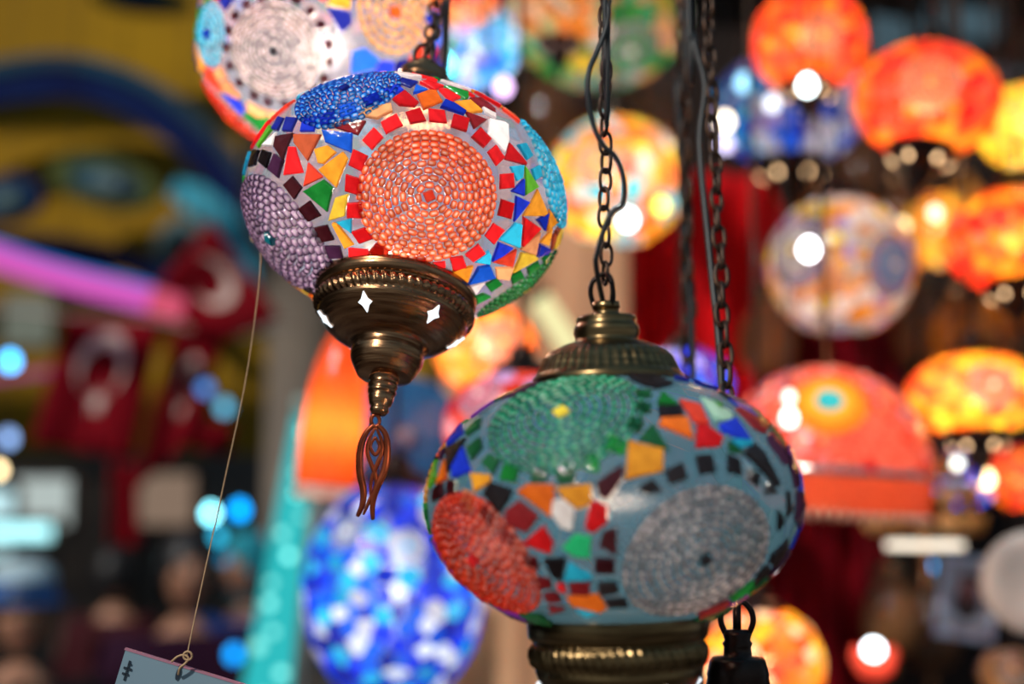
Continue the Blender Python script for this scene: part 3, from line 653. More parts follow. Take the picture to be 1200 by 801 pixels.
bglamp(377, 48, 1.0, .0865, .90, 'mosaic globe lamp at top left with large silver-pink beaded disc, partly behind the tilted lamp',
       [(('px', 320, 60), .0345, 'blush', 'black', 'maroon', 9), (('px', 268, 142), .036, 'red', 'orange', None, 6), (('px', 462, 14), .030, 'amber', 'orange', None, 4), (('px', 244, 40), .022, 'cyan', 'blue', None, 4), (('ang', 150, 0), .035, 'blue', 'red', 'cobalt', 6), (('ang', 210, 10), .035, 'green', 'red', 'green', 6)],
       ['red', 'blue', 'amber', 'green', 'cobalt', 'coral', 'royal', 'peach', 'maroon', 'orange'], .0125, (4.2, (1, .80, .66)), roll=-14, away=12)
bglamp(556, 55, 1.9, .060, .95, 'small cyan and green mosaic lamp hanging at top centre behind the tilted lamp', [(('px', 575, 40), .026, 'cyan', 'blue', None, 4), (('px', 520, 60), .022, 'green', 'green', None, 4)],
       ['cyan', 'royal', 'green', 'lilac', 'cyan', 'white'], .016, (2.0, cool), base=False)
bglamp(540, -8, 1.75, .050, .8, 'small pink and red mosaic lamp cut by the top edge near the tilted lamp cable', [], ['rose', 'coral', 'blue', 'peach', 'red'], .014, (1.2, warm), base=False)
bglamp(702, 20, 2.0, .125, .78, 'green and cream mosaic lamp with dark base at top centre behind the chain', [(('px', 740, 60), .04, 'green', 'white', None, 4)],
       ['green', 'mint', 'yellow', 'emerald', 'peach', 'white', 'green'], .030, (2.2, (1, .9, .7)), base=False, top=False)
bglamp(655, 12, 1.75, .060, .7, 'dark based multicoloured lamp at top centre left of the chain', [], ['peach', 'mint', 'white', 'amber'], .018, (.8, warm), base=True, star=emis('dim_star', (.8, .45, .35), 1.2))
bglamp(722, 213, 1.9, .092, .95, 'round yellow and cream mosaic globe glowing behind the cable of the nearest lamp', [(('px', 733, 250), .018, 'white', 'cyan', 'cyan', 3), (('px', 700, 190), .03, 'amber', 'yellow', None, 4)],
       ['yellow', 'amber', 'white', 'peach', 'cyan', 'orange', 'yellow', 'coral'], .020, (4.2, (1, .85, .6)), base=False)
OR = ['orange', 'coral', 'orange', 'amber', 'red', 'coral']
bglamp(948, 48, 1.7, .066, 1.0, 'tall orange-red mosaic lamp with dark base at top right, left one of the high pair', [(('px', 965, 40), .024, 'orange', 'amber', None, 4)], OR, .017, (3.2, warm), away=28, screen=True)
bglamp(1086, 118, 1.6, .080, .78, 'wide orange-red mosaic lamp at top right, right one of the high pair', [(('px', 1090, 95), .03, 'orange', 'amber', None, 4)], OR, .019, (4.0, warm), away=22, roll=6, screen=True)
bglamp(925, 128, 2.1, .112, .75, 'blue and lilac mosaic lamp hanging behind the tall orange lamp', [(('px', 858, 110), .03, 'blue', 'white', None, 4)], ['blue', 'lilac', 'lilac', 'cyan', 'royal', 'white', 'silver'], .026, (1.6, cool))
bglamp(1198, 148, 1.7, .052, .95, 'yellow mosaic lamp cut by the right edge near the top', [], ['yellow', 'amber', 'yellow'], .015, (2.2, (1, .75, .3)), base=False)
bglamp(985, 312, 1.7, .086, .98, 'pale round mosaic globe of cream, gold and violet glass right of centre', [(('px', 930, 292), .034, 'white', 'yellow', 'violet', 4), (('px', 1050, 310), .03, 'blue', 'white', 'violet', 4)],
       ['peach', 'white', 'amber', 'silver', 'white', 'peach', 'yellow', 'lilac'], .018, (1.3, (1, .8, .55)), base=False)
bglamp(1185, 282, 1.65, .074, .78, 'orange mosaic lamp with dark base at the right edge in mid height', [], OR+['amber', 'yellow'], .017, (3.6, warm), away=8)
bglamp(1143, 462, 1.6, .074, .62, 'flat orange mosaic lamp with lit dark base right of the red dome', [(('px', 1165, 450), .024, 'orange', 'white', None, 4)], ['orange', 'amber', 'coral', 'amber', 'yellow', 'orange'], .016, (3.8, (1, .65, .3)), away=4)
bglamp(1200, 560, 2.0, .05, .9, 'small orange mosaic lamp at the right edge under the flat orange lamp', [], OR, .015, (1.5, warm), base=False)
bglamp(1100, 270, 2.05, .050, 1.1, 'amber glass mosaic lantern between pale globe and right-edge orange lamp', [], ['amber', 'yellow', 'amber', 'copper'], .015, (1.6, (1, .7, .3)), base=False)
bglamp(1132, 560, 2.1, .046, .9, 'small blue and red mosaic lamp under the flat orange lamp', [], ['blue', 'royal', 'rose', 'cyan', 'red'], .016, (1.3, cool), base=False)
bglamp(568, 408, 1.6, .056, .90, 'round orange mosaic lamp between the tilted lamp bowl and the nearest lamp', [(('px', 590, 400), .024, 'orange', 'amber', None, 5)], ['orange', 'amber', 'orange', 'peach'], .016, (3.2, (1, .62, .3)), base=False)
bglamp(612, 500, 1.35, .074, .72, 'coral and pink mosaic lamp with black cap hidden behind the nearest lamp', [(('px', 560, 460), .022, 'pink', 'white', None, 4)], ['coral', 'rose', 'coral', 'lilac', 'red'], .018, (1.6, (1, .7, .6)), base=False)
bglamp(800, 452, 1.5, .052, .75, 'blue and violet mosaic lamp partly behind the nearest lamp cap', [], ['royal', 'violet', 'lilac', 'blue'], .016, (1.2, cool), base=False)
bglamp(893, 778, 1.45, .062, .95, 'yellow and orange mosaic lamp at the bottom behind the black hook', [], ['amber', 'yellow', 'orange', 'white', 'coral', 'peach'], .016, (2.6, warm), base=False)
# big blue mosaic lamp with star; white tiles stand in for glints
gb = bglamp(462, 692, 1.5, .095, 1.25, 'large bright blue mosaic lamp with star patterns and white glint tiles below the flame pendant', [(('px', 478, 640), .018, 'white', 'cyan', None, 3), (('px', 405, 622), .016, 'white', 'white', 'royal', 3)],
       ['blue', 'royal', 'cyan', 'blue', 'royal', 'blue', 'cyan', 'blue', 'royal', 'white', 'cobalt', 'white'], .0165, (3.0, (.85, .93, 1.0)), base=False)
# blue glass plate lamp above it
Mp = frame_at(474, 512, 1.85); rp_ = empty('glass_plate', Mp, 'round dull blue glass plate with concentric rings behind the flame pendant', 'plate')
Mr = Matrix.Rotation(math.pi/2, 4, 'Y')
pr = []
for i in range(14): r = .075*(1-i/14); pr.append((r, .010-.010*(r/.075)**2+(.0014 if i % 2 else 0)))
V, Fc = lathe([(.078, -.004), (.079, .0)]+pr, 64, cap0=True, cap1=True); part('plate_disc', tr((V, Fc), Mr), glassy('glass_dull_blue', (0.02, 0.13, 0.38), (0.05, 0.25, 0.55), trans=.3), rp_)
V, Fc = lathe([(.014, .011), (.014, .016), (.006, .018)], 24, cap1=True); part('plate_boss', tr((V, Fc), Mr), bm_('lilac'), rp_)
wtube(rp_, 'hanging_wire', [Mp @ Vector((0, 0, .078)), Vector((Mp.translation.x, Mp.translation.y, CEIL))], .0015, M_iron, 6, 1)
# orange tall glass shade behind the bowl
Mo = frame_at(392, 490, 1.55, 6); ro = empty('hanging_lamp', Mo, 'tall glowing orange glass shade with white rim left of the flame pendant', 'lamp')
prf = [(.036, -.090), (.034, -.075), (.035, -.05), (.034, -.01), (.031, .03), (.026, .06), (.018, .085), (.010, .10)]
part('glass_shade', lathe([(a, b) for a, b in prf[1:]], 40, cap1=True), glassy('glass_glow_orange', (0.95, 0.10, 0.010), (1, .20, .035), trans=.8), ro)
part('shade_rim', lathe([(.0315, -.088), (.0335, -.088), (.0345, -.0735), (.033, -.0735)], 40), glassy('glass_milk', (.9, .72, .62), trans=.7), ro)
bulb(ro, (0, 0, -.01), .55, (1, .62, .35), .01)
wtube(ro, 'hanging_wire', [Mo @ Vector((0, 0, .10)), Vector((Mo.translation.x, Mo.translation.y, CEIL))], .0015, M_iron, 6, 1)
# cap of dark bell between the orange lamps
# ------------------------------------------------------------------ red dome shade
Md = frame_at(966, 560, 1.5, 3); rd = empty('dome_lamp', Md, 'large red glass dome lampshade with yellow ring and blue eye right of nearest lamp', 'lamp')
RD = .113
gd = Globe(Md, RD, 1.05, rd); gd.zlo, gd.zhi = .02, .97
M_dome = glassy('glass_dome_red', (0.78, 0.03, 0.02), (1.0, .34, .26), trans=.6, rough=.2, clear=.4)
q0 = gd.hit(972, 470)
prf = [(RD*math.cos(t*math.pi/96), RD*1.05*math.sin(t*math.pi/96)) for t in range(0, 47)]
Vd, Fd = lathe(prf, 144); Fd = [f for f in Fd if (sum((Vector(Vd[i]) for i in f), Vector())/4-q0).length > .0385]
part('dome_shade', (Vd, Fd), M_dome, rd)
N = gd.nrm(q0); u = N.orthogonal().normalized(); v = N.cross(u)
for nm_, r0, r1, c, h in (('eye_ring', .026, .040, 'amber', .0010), ('eye_ring', .014, .026, 'yellow', .0018), ('eye_centre', 0, .014, 'cyan', .0026)):
    V = []; 
    for j in range(24):
        a = j*math.pi/12
        for rr in (r0, r1): V.append(gd.proj(q0+(u*math.cos(a)+v*math.sin(a))*rr)+N*h)
    Fc = [(2*j, 2*j+1, 2*((j+1) % 24)+1, 2*((j+1) % 24)) for j in range(24)]
    part(nm_, (V, Fc), tm(c), rd)
for j in range(130):
    a = random.uniform(-1.9, 1.9); e = random.uniform(.03, 1.2); q = gd.proj(Vector((math.cos(e)*math.cos(a), math.cos(e)*math.sin(a), math.sin(e))))
    if (q-q0).length < .043: continue
    n_ = gd.nrm(q); uu = n_.orthogonal().normalized(); vv = n_.cross(uu); s_ = random.uniform(.0045, .008)
    gd.tile([gd.proj(q+(uu*math.cos(t)+vv*math.sin(t))*s_) for t in (0, 1.3, 2.7, 4.2)], random.choice(['rose', 'silver', 'lilac', 'peach', 'coral', 'red']))
V, Fc = lathe([(RD*1.0, .0), (RD*1.015, .002), (RD*1.015, .007), (RD*.995, .008)], 64); part('metal_rim', (V, Fc), prin('bright_metal', (.8, .75, .72), .2, 1.0), rd)
V, Fc = lathe([(RD*.99, .0), (RD*.98, -.017), (RD*.955, -.034)], 64); part('lower_skirt', (V, Fc), glassy('glass_skirt', (0.34, 0.03, 0.012), (.62, .10, .04), trans=.5), rd)
for j in range(60):
    a = 2*math.pi*j/60; V, Fc = lathe([(.001, 0), (.0028, -.003), (.0028, -.007), (.001, -.010)], 6, cap0=True, cap1=True)
    o = part('fringe_bead', (V, Fc), bm_('blush'), rd); o.location = (RD*.955*math.cos(a), RD*.955*math.sin(a), -.034)
bulb(rd, (0, 0, .03), 2.6, (1, .62, .35), .02)
wtube(rd, 'hanging_chain', [Md @ Vector((0, 0, RD*1.03)), Vector((Md.translation.x, Md.translation.y, CEIL))], .0028, M_iron, 6, 1)
# ------------------------------------------------------------------ chandelier of warm discs
Mc = frame_at(1082, 590, 1.9); rc = empty('chandelier', Mc, 'gold glass chandelier with white lit rim below the red dome', 'chandelier')
M_gold = glassy('glass_gold', (.8, .42, .10), (.98, .72, .35), trans=.6)
for zz, rr, nn in ((.06, .05, 10), (.025, .062, 12), (-.01, .068, 14)):
    V, Fc = tube([(rr*math.cos(i*math.pi/16), rr*math.sin(i*math.pi/16), zz) for i in range(32)], .003, 6, True); part('hoop', (V, Fc), M_brass, rc)
    for j in range(nn):
        a = 2*math.pi*j/nn; V, Fc = lathe([(.002, .012), (.012, .006), (.014, 0), (.010, -.010), (.002, -.016)], 10, cap0=True, cap1=True); o = part('glass_drop', (V, Fc), M_gold, rc); o.location = (rr*math.cos(a), rr*math.sin(a), zz-.014)
part('lit_rim', lathe([(.046, -.050), (.050, -.050), (.050, -.059), (.046, -.059), (.046, -.050)], 40), emis('warm_white_rim', (1.0, .86, .68), 1.6), rc)
part('stem', lathe([(.004, .12), (.006, .06), (.012, .0), (.005, -.05), (.01, -.10), (.012, -.11), (.002, -.12)], 16, cap0=True, cap1=True), M_brass, rc)
bulb(rc, (0, 0, .01), 5, (1, .7, .4), .01)
wtube(rc, 'hanging_chain', [Mc @ Vector((0, 0, .12)), Vector((Mc.translation.x, Mc.translation.y, CEIL))], .0025, M_iron, 6, 1)
# ------------------------------------------------------------------ small amber lanterns and lamps at right
M_amb = glassy('glass_amber_lantern', (.60, .22, .03), (.9, .50, .10), trans=.6); M_brn = glassy('glass_brown_lantern', (.20, .08, .03), (.45, .2, .07), trans=.5)
def lantern(px, py, d, s, label, lit, m):
    M = frame_at(px, py, d); r = empty('glass_lantern', M, label, 'lantern', 'amber glass lanterns at the right')
    part('glass_body', lathe([(.012*s, -.045*s), (.028*s, -.035*s), (.034*s, -.01*s), (.028*s, .02*s), (.016*s, .035*s), (.013*s, .045*s)], 20, cap0=True), m, r)
    part('metal_lid', lathe([(.018*s, .044*s), (.02*s, .048*s), (.012*s, .06*s), (.003*s, .07*s)], 16, cap1=True), M_brass, r)
    part('finial', lathe([(.002*s, -.07*s), (.007*s, -.06*s), (.004*s, -.05*s), (.012*s, -.044*s)], 12, cap0=True), M_brass, r)
    if lit: part('flame_bulb', lathe([(.001, -.012), (.007, -.006), (.008, 0), (.004, .010), (.001, .014)], 10), emis('bulb_warm', (1, .6, .2), 7), r)
    wtube(r, 'hanging_wire', [M @ Vector((0, 0, .07*s)), Vector((M.translation.x, M.translation.y, CEIL))], .0015, M_iron, 5, 1)
for a in [(1122, 395, 2.2, 1.3, 'amber glass lantern right above the flat orange lamp', 1, M_amb), (1168, 380, 2.3, 1.2, 'brown glass lantern above the flat orange lamp near the right edge', 0, M_brn),
          (1080, 385, 2.4, 1.5, 'brown glass lantern between pale globe and flat orange lamp', 0, M_brn), (1050, 250, 2.6, 1.2, 'brown amber lantern just above right of pale globe', 1, M_brn),
          (900, 395, 2.3, 1.4, 'brown glass lantern just above the red dome, left side', 0, M_brn), (1130, 245, 2.4, 1.3, 'amber lantern directly under the wide orange lamp', 1, M_amb), (1010, 210, 2.6, 1.6, 'brown lantern above the pale globe', 0, M_brn),
          (935, 205, 2.7, 1.4, 'amber-brown lantern above left of the pale globe', 1, M_brn), (1045, 720, 2.4, 1.5, 'dark amber lantern below the chandelier', 0, M_brn), (1090, 740, 2.6, 1.6, 'dark amber lantern beside the framed picture', 0, M_brn),
          (1185, 345, 2.0, 1.2, 'amber lantern at the right edge below orange lamp', 1, M_amb), (645, 140, 2.5, 2.0, 'brown lantern behind the chain at top centre', 0, M_brn), (765, 120, 2.4, 1.6, 'dark red-brown lantern between the chains at top', 0, M_brn)]:
    lantern(*a)
# small red lamp with bright bulb low right
Ms = frame_at(1024, 769, 1.8); rs_ = empty('small_lamp', Ms, 'small red glass lamp with bright white bulb at the bottom right', 'lamp')
part('glass_bowl', lathe([(.008, -.028), (.022, -.02), (.030, 0), (.027, .012)], 24, cap0=True), tm('coral'), rs_)
part('lit_bulb', lathe([(.002, -.013), (.010, -.008), (.013, 0), (.010, .009), (.003, .014)], 14, cap0=True, cap1=True), emis('bulb_white_cyan', (.85, .95, 1.0), 9), rs_, loc=(.020, 0, .008))
wtube(rs_, 'hanging_wire', [Ms @ Vector((.0, 0, .012)), Vector((Ms.translation.x, Ms.translation.y+.02, CEIL))], .0012, M_iron, 5, 1)

# ------------------------------------------------------------------ bulbs on strings (far lights; those before lamps added for glints)
def bulbs(name, label, items, r=.013, sag=True):
    root = empty(name, Matrix.Translation(at(items[0][0], items[0][1], items[0][2])), label, 'string lights')
    Mi = root.matrix_world.inverted(); pts = []
    for px, py, d, rr, col, st in items:
        c = at(px, py, d); pts.append(c+Vector((0, 0, rr*1.6)))
        V, Fc = lathe([(.002, -rr), (rr*.7, -rr*.7), (rr, 0), (rr*.75, rr*.7), (rr*.35, rr*1.25)], 14, cap0=True)
        o = part('bulb', (V, Fc), emis('led_%d_%d' % (px, py), col, st), root); o.location = Mi @ c
        o = part('bulb_socket', lathe([(rr*.4, rr*1.2), (rr*.4, rr*1.7), (.001, rr*1.75)], 10, cap0=True), M_cable, root); o.location = Mi @ c
    top = pts[-1]+Vector((0, 0, 1)); top.z = CEIL if pts[-1].y < 3 else 4.6; pts.append(top)
    wtube(root, 'wire', pts, .0012, M_cable, 5, 1)
CY = (.10, .75, .95)
bulbs('light_string', 'string of cyan and blue bulbs hanging left of the turquoise light column', [(247, 602, 3.4, .016, (.25, .85, 1), 7), (281, 598, 3.5, .018, (.0, .30, .85), 5), (255, 628, 3.5, .015, (.02, .35, .55), 3), (262, 655, 3.5, .012, (.0, .3, .6), 1), (274, 767, 3.5, .017, (.0, .25, .75), 4)])
bulbs('light_string', 'blue and white bulbs at the far left edge beside the flags', [(12, 424, 3.6, .018, (.05, .45, 1), 7), (10, 514, 3.8, .018, (.3, .5, .95), 2.5), (-2, 551, 3.6, .013, (1, .75, .4), 7)])
bulbs('light_string', 'two dim blue bulbs beside the red flags', [(240, 455, 3.8, .020, (.05, .20, .55), 2.2), (263, 478, 3.8, .018, (.10, .40, .6), 2.2)])
bulbs('light_string', 'added warm white and lilac glint bulbs left of the blue lilac lamp', [(850, 143, 1.95, .010, (1, .85, .62), 6), (850, 169, 1.95, .010, (.7, .62, .95), 3)])  # glints on the blue lilac lamp, added as bulbs
bulbs('light_string', 'pair of added cream glint bulbs right of the pale globe', [(1058, 265, 1.8, .008, (.95, .8, .4), 3), (1096, 250, 1.8, .008, (1, .7, .5), 3.5), (1128, 316, 1.8, .009, (1, .65, .1), 6)])  # added bulbs in place of glints on the lamp glass nearby
bulbs('light_string', 'two added pinkish white glint bulbs above the red dome rim', [(925, 466, 1.36, .006, (1, .72, .62), 4), (925, 490, 1.36, .008, (1, .8, .72), 5)])  # highlights on the dome glass, added as bulbs
bulbs('light_string', 'orange bulb and added white glint bulb under the flat orange lamp', [(1156, 562, 1.7, .009, (1, .70, .35), 8), (1122, 543, 1.7, .006, (.9, .95, .85), 4)])  # second item is a glint, added as a bulb
bulbs('light_string', 'single blue bulb left of the framed picture', [(1088, 664, 1.9, .009, (.04, .30, .7), 4)])
bulbs('light_string', 'added cyan and pink glint bulbs under the small cyan lamp at top', [(521, 76, 1.8, .010, (.15, .85, 1), 8), (590, 103, 1.8, .010, (.8, .5, .9), 4), (553, 15, 1.8, .009, (.9, .55, .6), 3.5)])  # added for the glints on the small lamps behind
bulbs('light_string', 'added white glint bulb before the yellow cream globe', [(736, 258, 1.75, .010, (.75, .97, 1), 9), (775, 242, 1.75, .009, (.9, .8, .1), 4)])  # bright spots of the globe, added as bulbs before it
bulbs('light_string', 'added bright white glint bulb before the pale round globe', [(948, 293, 1.55, .010, (1, .97, 1), 10)])  # added bulb makes the bright spot of the globe
bulbs('light_string', 'added blue-white glint bulb before the blue lilac lamp', [(872, 98, 1.9, .011, (.35, .75, 1), 2.5), (905, 122, 1.8, .009, (.85, .9, 1), 2.5)])  # lamp glints, added as glowing bulbs
bulbs('light_string', 'added white bulb for the bright spot in the base of the tall orange lamp', [(946, 101, 1.55, .009, (.8, .97, 1), 10)])  # added bulb gives the lamp base its bright spot
# ------------------------------------------------------------------ cloths
def cloth(name, quad, d, folds, amp, mat, nx=48, ny=14, th=.004, solid=True, dd=None, parent=None):
    """hanging cloth given by four image corners TL, TR, BR, BL at distance d"""
    V = []; 
    ds = dd or [d]*4
    c = [at(q[0], q[1], ds[i]) for i, q in enumerate(quad)]
    nv = Vector((0, -1, 0))
    def P(u, v, off=0):
        a = c[0]*(1-u)*(1-v)+c[1]*u*(1-v)+c[2]*u*v+c[3]*(1-u)*v
        return a+nv*(amp*math.sin(folds*2*math.pi*u+v*1.3)*(.5+.5*v)+amp*.4*math.sin(folds*4.7*u+1)+off)
    for s in (th, -th):
        for j in range(ny+1):
            for i in range(nx+1): V.append(P(i/nx, j/ny, s/2))
    K = (nx+1)*(ny+1); Fc = []
    for j in range(ny):
        for i in range(nx):
            a = j*(nx+1)+i; Fc += [(a, a+1, a+nx+2, a+nx+1), (K+a, K+a+nx+1, K+a+nx+2, K+a+1)]
    for i in range(nx): Fc += [(i, K+i, K+i+1, i+1), (ny*(nx+1)+i, ny*(nx+1)+i+1, K+ny*(nx+1)+i+1, K+ny*(nx+1)+i)]
    for j in range(ny): a = j*(nx+1); b = a+nx; Fc += [(a, a+nx+1, K+a+nx+1, K+a), (b, K+b, K+b+nx+1, b+nx+1)]
    return mesh_obj(name, V, Fc, mat, parent, True), P
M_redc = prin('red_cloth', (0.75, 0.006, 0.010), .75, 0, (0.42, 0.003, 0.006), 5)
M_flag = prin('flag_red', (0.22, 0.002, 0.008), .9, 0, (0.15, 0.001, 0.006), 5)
M_beigec = prin('beige_cloth', (0.85, 0.46, 0.26), .8, 0, (0.60, 0.32, 0.18), 3)
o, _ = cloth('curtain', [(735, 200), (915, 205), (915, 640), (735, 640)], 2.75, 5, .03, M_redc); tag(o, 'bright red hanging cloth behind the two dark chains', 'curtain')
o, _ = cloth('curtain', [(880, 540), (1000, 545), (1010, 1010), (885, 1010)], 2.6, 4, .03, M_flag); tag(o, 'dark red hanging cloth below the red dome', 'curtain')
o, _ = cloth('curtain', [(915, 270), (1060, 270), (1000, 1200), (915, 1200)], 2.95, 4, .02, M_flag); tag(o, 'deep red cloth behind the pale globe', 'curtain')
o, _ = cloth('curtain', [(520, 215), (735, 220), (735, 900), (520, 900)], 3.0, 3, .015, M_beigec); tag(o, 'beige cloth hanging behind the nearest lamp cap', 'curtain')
Mt = frame_at(660, 392, 2.4); rt_ = empty('tube_light', Mt, 'slanting pale yellow tube light left of the nearest lamp cap', 'light')
wtube(rt_, 'hanging_wire', [at(626, 341, 2.4), Vector((at(626, 341, 2.4).x, at(626, 341, 2.4).y, CEIL))], .0015, M_iron, 5, 1)
wtube(rt_, 'lit_tube', [at(632, 350, 2.4), at(692, 442, 2.4)], .020, emis('tube_cream', (.85, .78, .40), 1.0), 16, 1); wtube(rt_, 'tube_cap', [at(626, 341, 2.4), at(632, 350, 2.4)], .021, M_iron, 12, 1)
# ------------------------------------------------------------------ framed picture, pale dish
Mf = frame_at(1134, 700, 2.0, 8); rf = empty('framed_picture', Mf, 'small tilted picture in pale blue frame with dark portrait at lower right', 'picture')
Mf2 = Matrix.Rotation(R_(-0), 4, 'X')
def pbox(name, y0, y1, z0, z1, x0, x1, m, root): part(name, box(((x0+x1)/2, (y0+y1)/2, (z0+z1)/2), (x1-x0, y1-y0, z1-z0)), m, root, False)
M_pf = prin('pale_blue_frame', (.50, .62, .85), .5); 
W2, H2 = .040, .058
for a in ((-W2, -W2+.009, -H2, H2), (W2-.009, W2, -H2, H2), (-W2+.009, W2-.009, -H2, -H2+.011), (-W2+.009, W2-.009, H2-.009, H2)): pbox('frame_side', *a, -.004, .004, M_pf, rf)
pbox('picture_mount', -W2+.009, W2-.009, -H2+.011, H2-.009, -.003, .0, prin('mount_grey', (.32, .40, .52), .6), rf)
def ell(a, b, c, x, n=20):
    return [(x, c[0]+a*math.cos(i*2*math.pi/n), c[1]+b*math.sin(i*2*math.pi/n)) for i in range(n)], [tuple(range(n))]
part('portrait_print', ell(.018, .024, (0, -.008), .0006), prin('portrait_dark', (.02, .015, .02), .6), rf, False); part('portrait_face', ell(.011, .016, (-.001, .012), .0011), prin('portrait_rose', (.26, .09, .09), .6), rf, False)
part('portrait_hair', ell(.013, .009, (.001, .026), .0015), prin('portrait_brown', (.05, .02, .02), .6), rf, False)
wtube(rf, 'hanging_wire', [Mf @ Vector((0, 0, H2)), Vector(((Mf @ Vector((0, 0, H2))).x, 2.0, CEIL))], .0012, M_iron, 5, 1)
Mw = frame_at(1212, 682, 1.5); rw = empty('ceramic_dish', Mw, 'pale grey round dish cut by the right edge', 'dish')
V, Fc = lathe([(.004, -.012), (.02, -.012), (.03, -.006), (.050, .002), (.055, .006), (.054, .008), (.03, -.001), (.004, -.004)], 48, cap0=True, cap1=True); part('dish_body', tr((V, Fc), Mr), prin('pale_ceramic', (.48, .42, .39), .4, 0, (.42, .37, .34)), rw)
part('dish_ring', tr(lathe([(.050, .0035), (.052, .0075), (.055, .0075)], 48), Mr), M_brass, rw)
wtube(rw, 'hanging_wire', [Mw @ Vector((0, 0, .054)), Vector((Mw.translation.x, Mw.translation.y, CEIL))], .0012, M_iron, 5, 1)
Mw = frame_at(1190, 792, 1.6); rw = empty('crystal_lamp', Mw, 'cream crystal bead lamp at the bottom right corner', 'lamp'); gq = Globe(Mw, .04, .8, rw); gq.zlo, gq.zhi = -.86, .9
part('glass_core', lathe([(.038*math.cos(t), .030*math.sin(t)) for t in [-1.4+.28*i for i in range(11)]], 24), M_gold, rw)
gq.medallion(gq.ang(0, 20), .028, 'blush', 4, seedsq='peach', lod=5); gq.medallion(gq.ang(120, 20), .028, 'blush', 4, seedsq='peach', lod=5); gq.medallion(gq.ang(240, 20), .028, 'blush', 4, seedsq='peach', lod=5)
wtube(rw, 'hanging_wire', [Mw @ Vector((0, 0, .03)), Vector((Mw.translation.x, Mw.translation.y, CEIL))], .0012, M_iron, 5, 1)
# ------------------------------------------------------------------ turquoise light column and grey pole
def slant(name, label, cat, a, b, d, r, mat, grp=None):
    A_, B_ = at(a[0], a[1], d), at(b[0], b[1], d); root = empty(name, Matrix.Translation(A_), label, cat, grp); return root, A_, B_
M_turq = emis('turquoise_tube', (.03, .50, .52), 0.9)
rt2, a_, b_ = slant('light_column', 'wide glowing turquoise light column with pale spots left of blue lamp', 'light', (312, 900), (356, 485), 2.6, .05, M_turq)
wtube(rt2, 'lit_tube', [a_, b_], [.070, .018], M_turq, 24, 1); d_ = (b_-a_)
for i in range(16):
    c = a_+d_*(i/16+random.uniform(0, .05))+Vector((random.uniform(-.6, .6)*(.070-.052*i/16), -(.070-.052*i/16)*.85, 0)); sr_ = random.uniform(.5, 1.1); V, Fc = lathe([(.001, -.012*sr_), (.010*sr_, -.007*sr_), (.013*sr_, 0), (.010*sr_, .007*sr_), (.001, .012*sr_)], 10)
    o = part('lit_spot', (V, Fc), emis('spot_mint_%d' % i, (.30, 1.0, .9), random.uniform(1.0, 2.2)), rt2); o.location = c-a_
wtube(rt2, 'top_collar', [b_, b_+d_.normalized()*.03], .020, prin('pale_cap', (.3, .45, .42), .5), 24, 1)
rt3, a_, b_ = slant('metal_pole', 'slanting grey metal pole between turquoise column and blue mosaic lamp', 'pole', (340, 960), (378, 560), 2.2, .02, None)
wtube(rt3, 'pole_tube', [a_, b_], .018, prin('grey_metal', (.16, .18, .18), .5, .3), 16, 1); wtube(rt3, 'pole_cap', [b_, b_+(b_-a_).normalized()*.02], .021, M_iron, 16, 1)
# ------------------------------------------------------------------ pink light tube and flags
p0, p1, p2 = at(-60, 282, 3.6), at(178, 352, 3.6), at(212, 362, 3.6)
rpk = empty('light_tube', Matrix.Translation(p0), 'glowing pink light tube crossing the hall at left above the flags', 'light')
wtube(rpk, 'lit_tube', [p0, (p0+p1)/2+Vector((0, 0, -.01)), p1], .032, emis('pink_tube', (.62, .10, .48), .95), 16, 6); wtube(rpk, 'tube_end', [p1, p2], .034, emis('pink_end', (.72, .10, .18), .8), 16, 1)
wtube(rpk, 'blue_edge_strip', [p0+Vector((0, 0, .036)), (p0+p1)/2+Vector((0, 0, .026)), p1+Vector((0, 0, .036))], .008, emis('blue_strip', (.02, .15, .55), 1.2), 8, 6)
rp2 = empty('light_tube', Matrix.Translation(at(-20, 445, 3.9)), 'faint purple ribbon light across the left flag', 'light')
wtube(rp2, 'lit_ribbon', [at(-20, 445, 3.9), at(80, 432, 3.82), at(180, 420, 3.9)], .012, emis('purple_ribbon', (.30, .04, .16), .8), 10, 4)
M_fw = prin('flag_white', (.80, .62, .55), .8)
def emblem(root, P, cx, cy, r, ang, starpos, sr):
    """crescent and star sewn on the cloth, uv space (x across, y down, already aspect corrected by the caller)"""
    V = []; n = 22; (sx0, sy0) = starpos
    out = []
    for i in range(n+1): t = ang+R_(32)+(2*math.pi-2*R_(32))*i/n; out.append((cx+r*math.cos(t), cy+r*math.sin(t)*1.0))
    inn = []; ri = r*.80; ox_, oy_ = cx+math.cos(ang)*r*.27, cy+math.sin(ang)*r*.27
    for i in range(n+1): t = ang+R_(40)+(2*math.pi-2*R_(40))*i/n; inn.append((ox_+ri*math.cos(t), oy_+ri*math.sin(t)))
    V = [P(u, v, .008) for u, v in out]+[P(u, v, .008) for u, v in inn]
    mesh_obj('crescent', [root.matrix_world.inverted() @ x for x in V], [(i, i+1, n+2+i, n+1+i) for i in range(n)], M_fw, root)
    V = [P(sx0, sy0, .008)]+[P(sx0+(sr if i % 2 == 0 else sr*.42)*math.cos(ang+math.pi+i*math.pi/5), sy0+(sr if i % 2 == 0 else sr*.42)*math.sin(ang+math.pi+i*math.pi/5), .008) for i in range(10)]
    mesh_obj('star', [root.matrix_world.inverted() @ x for x in V], [(0, i+1, (i+1) % 10+1) for i in range(10)], M_fw, root)
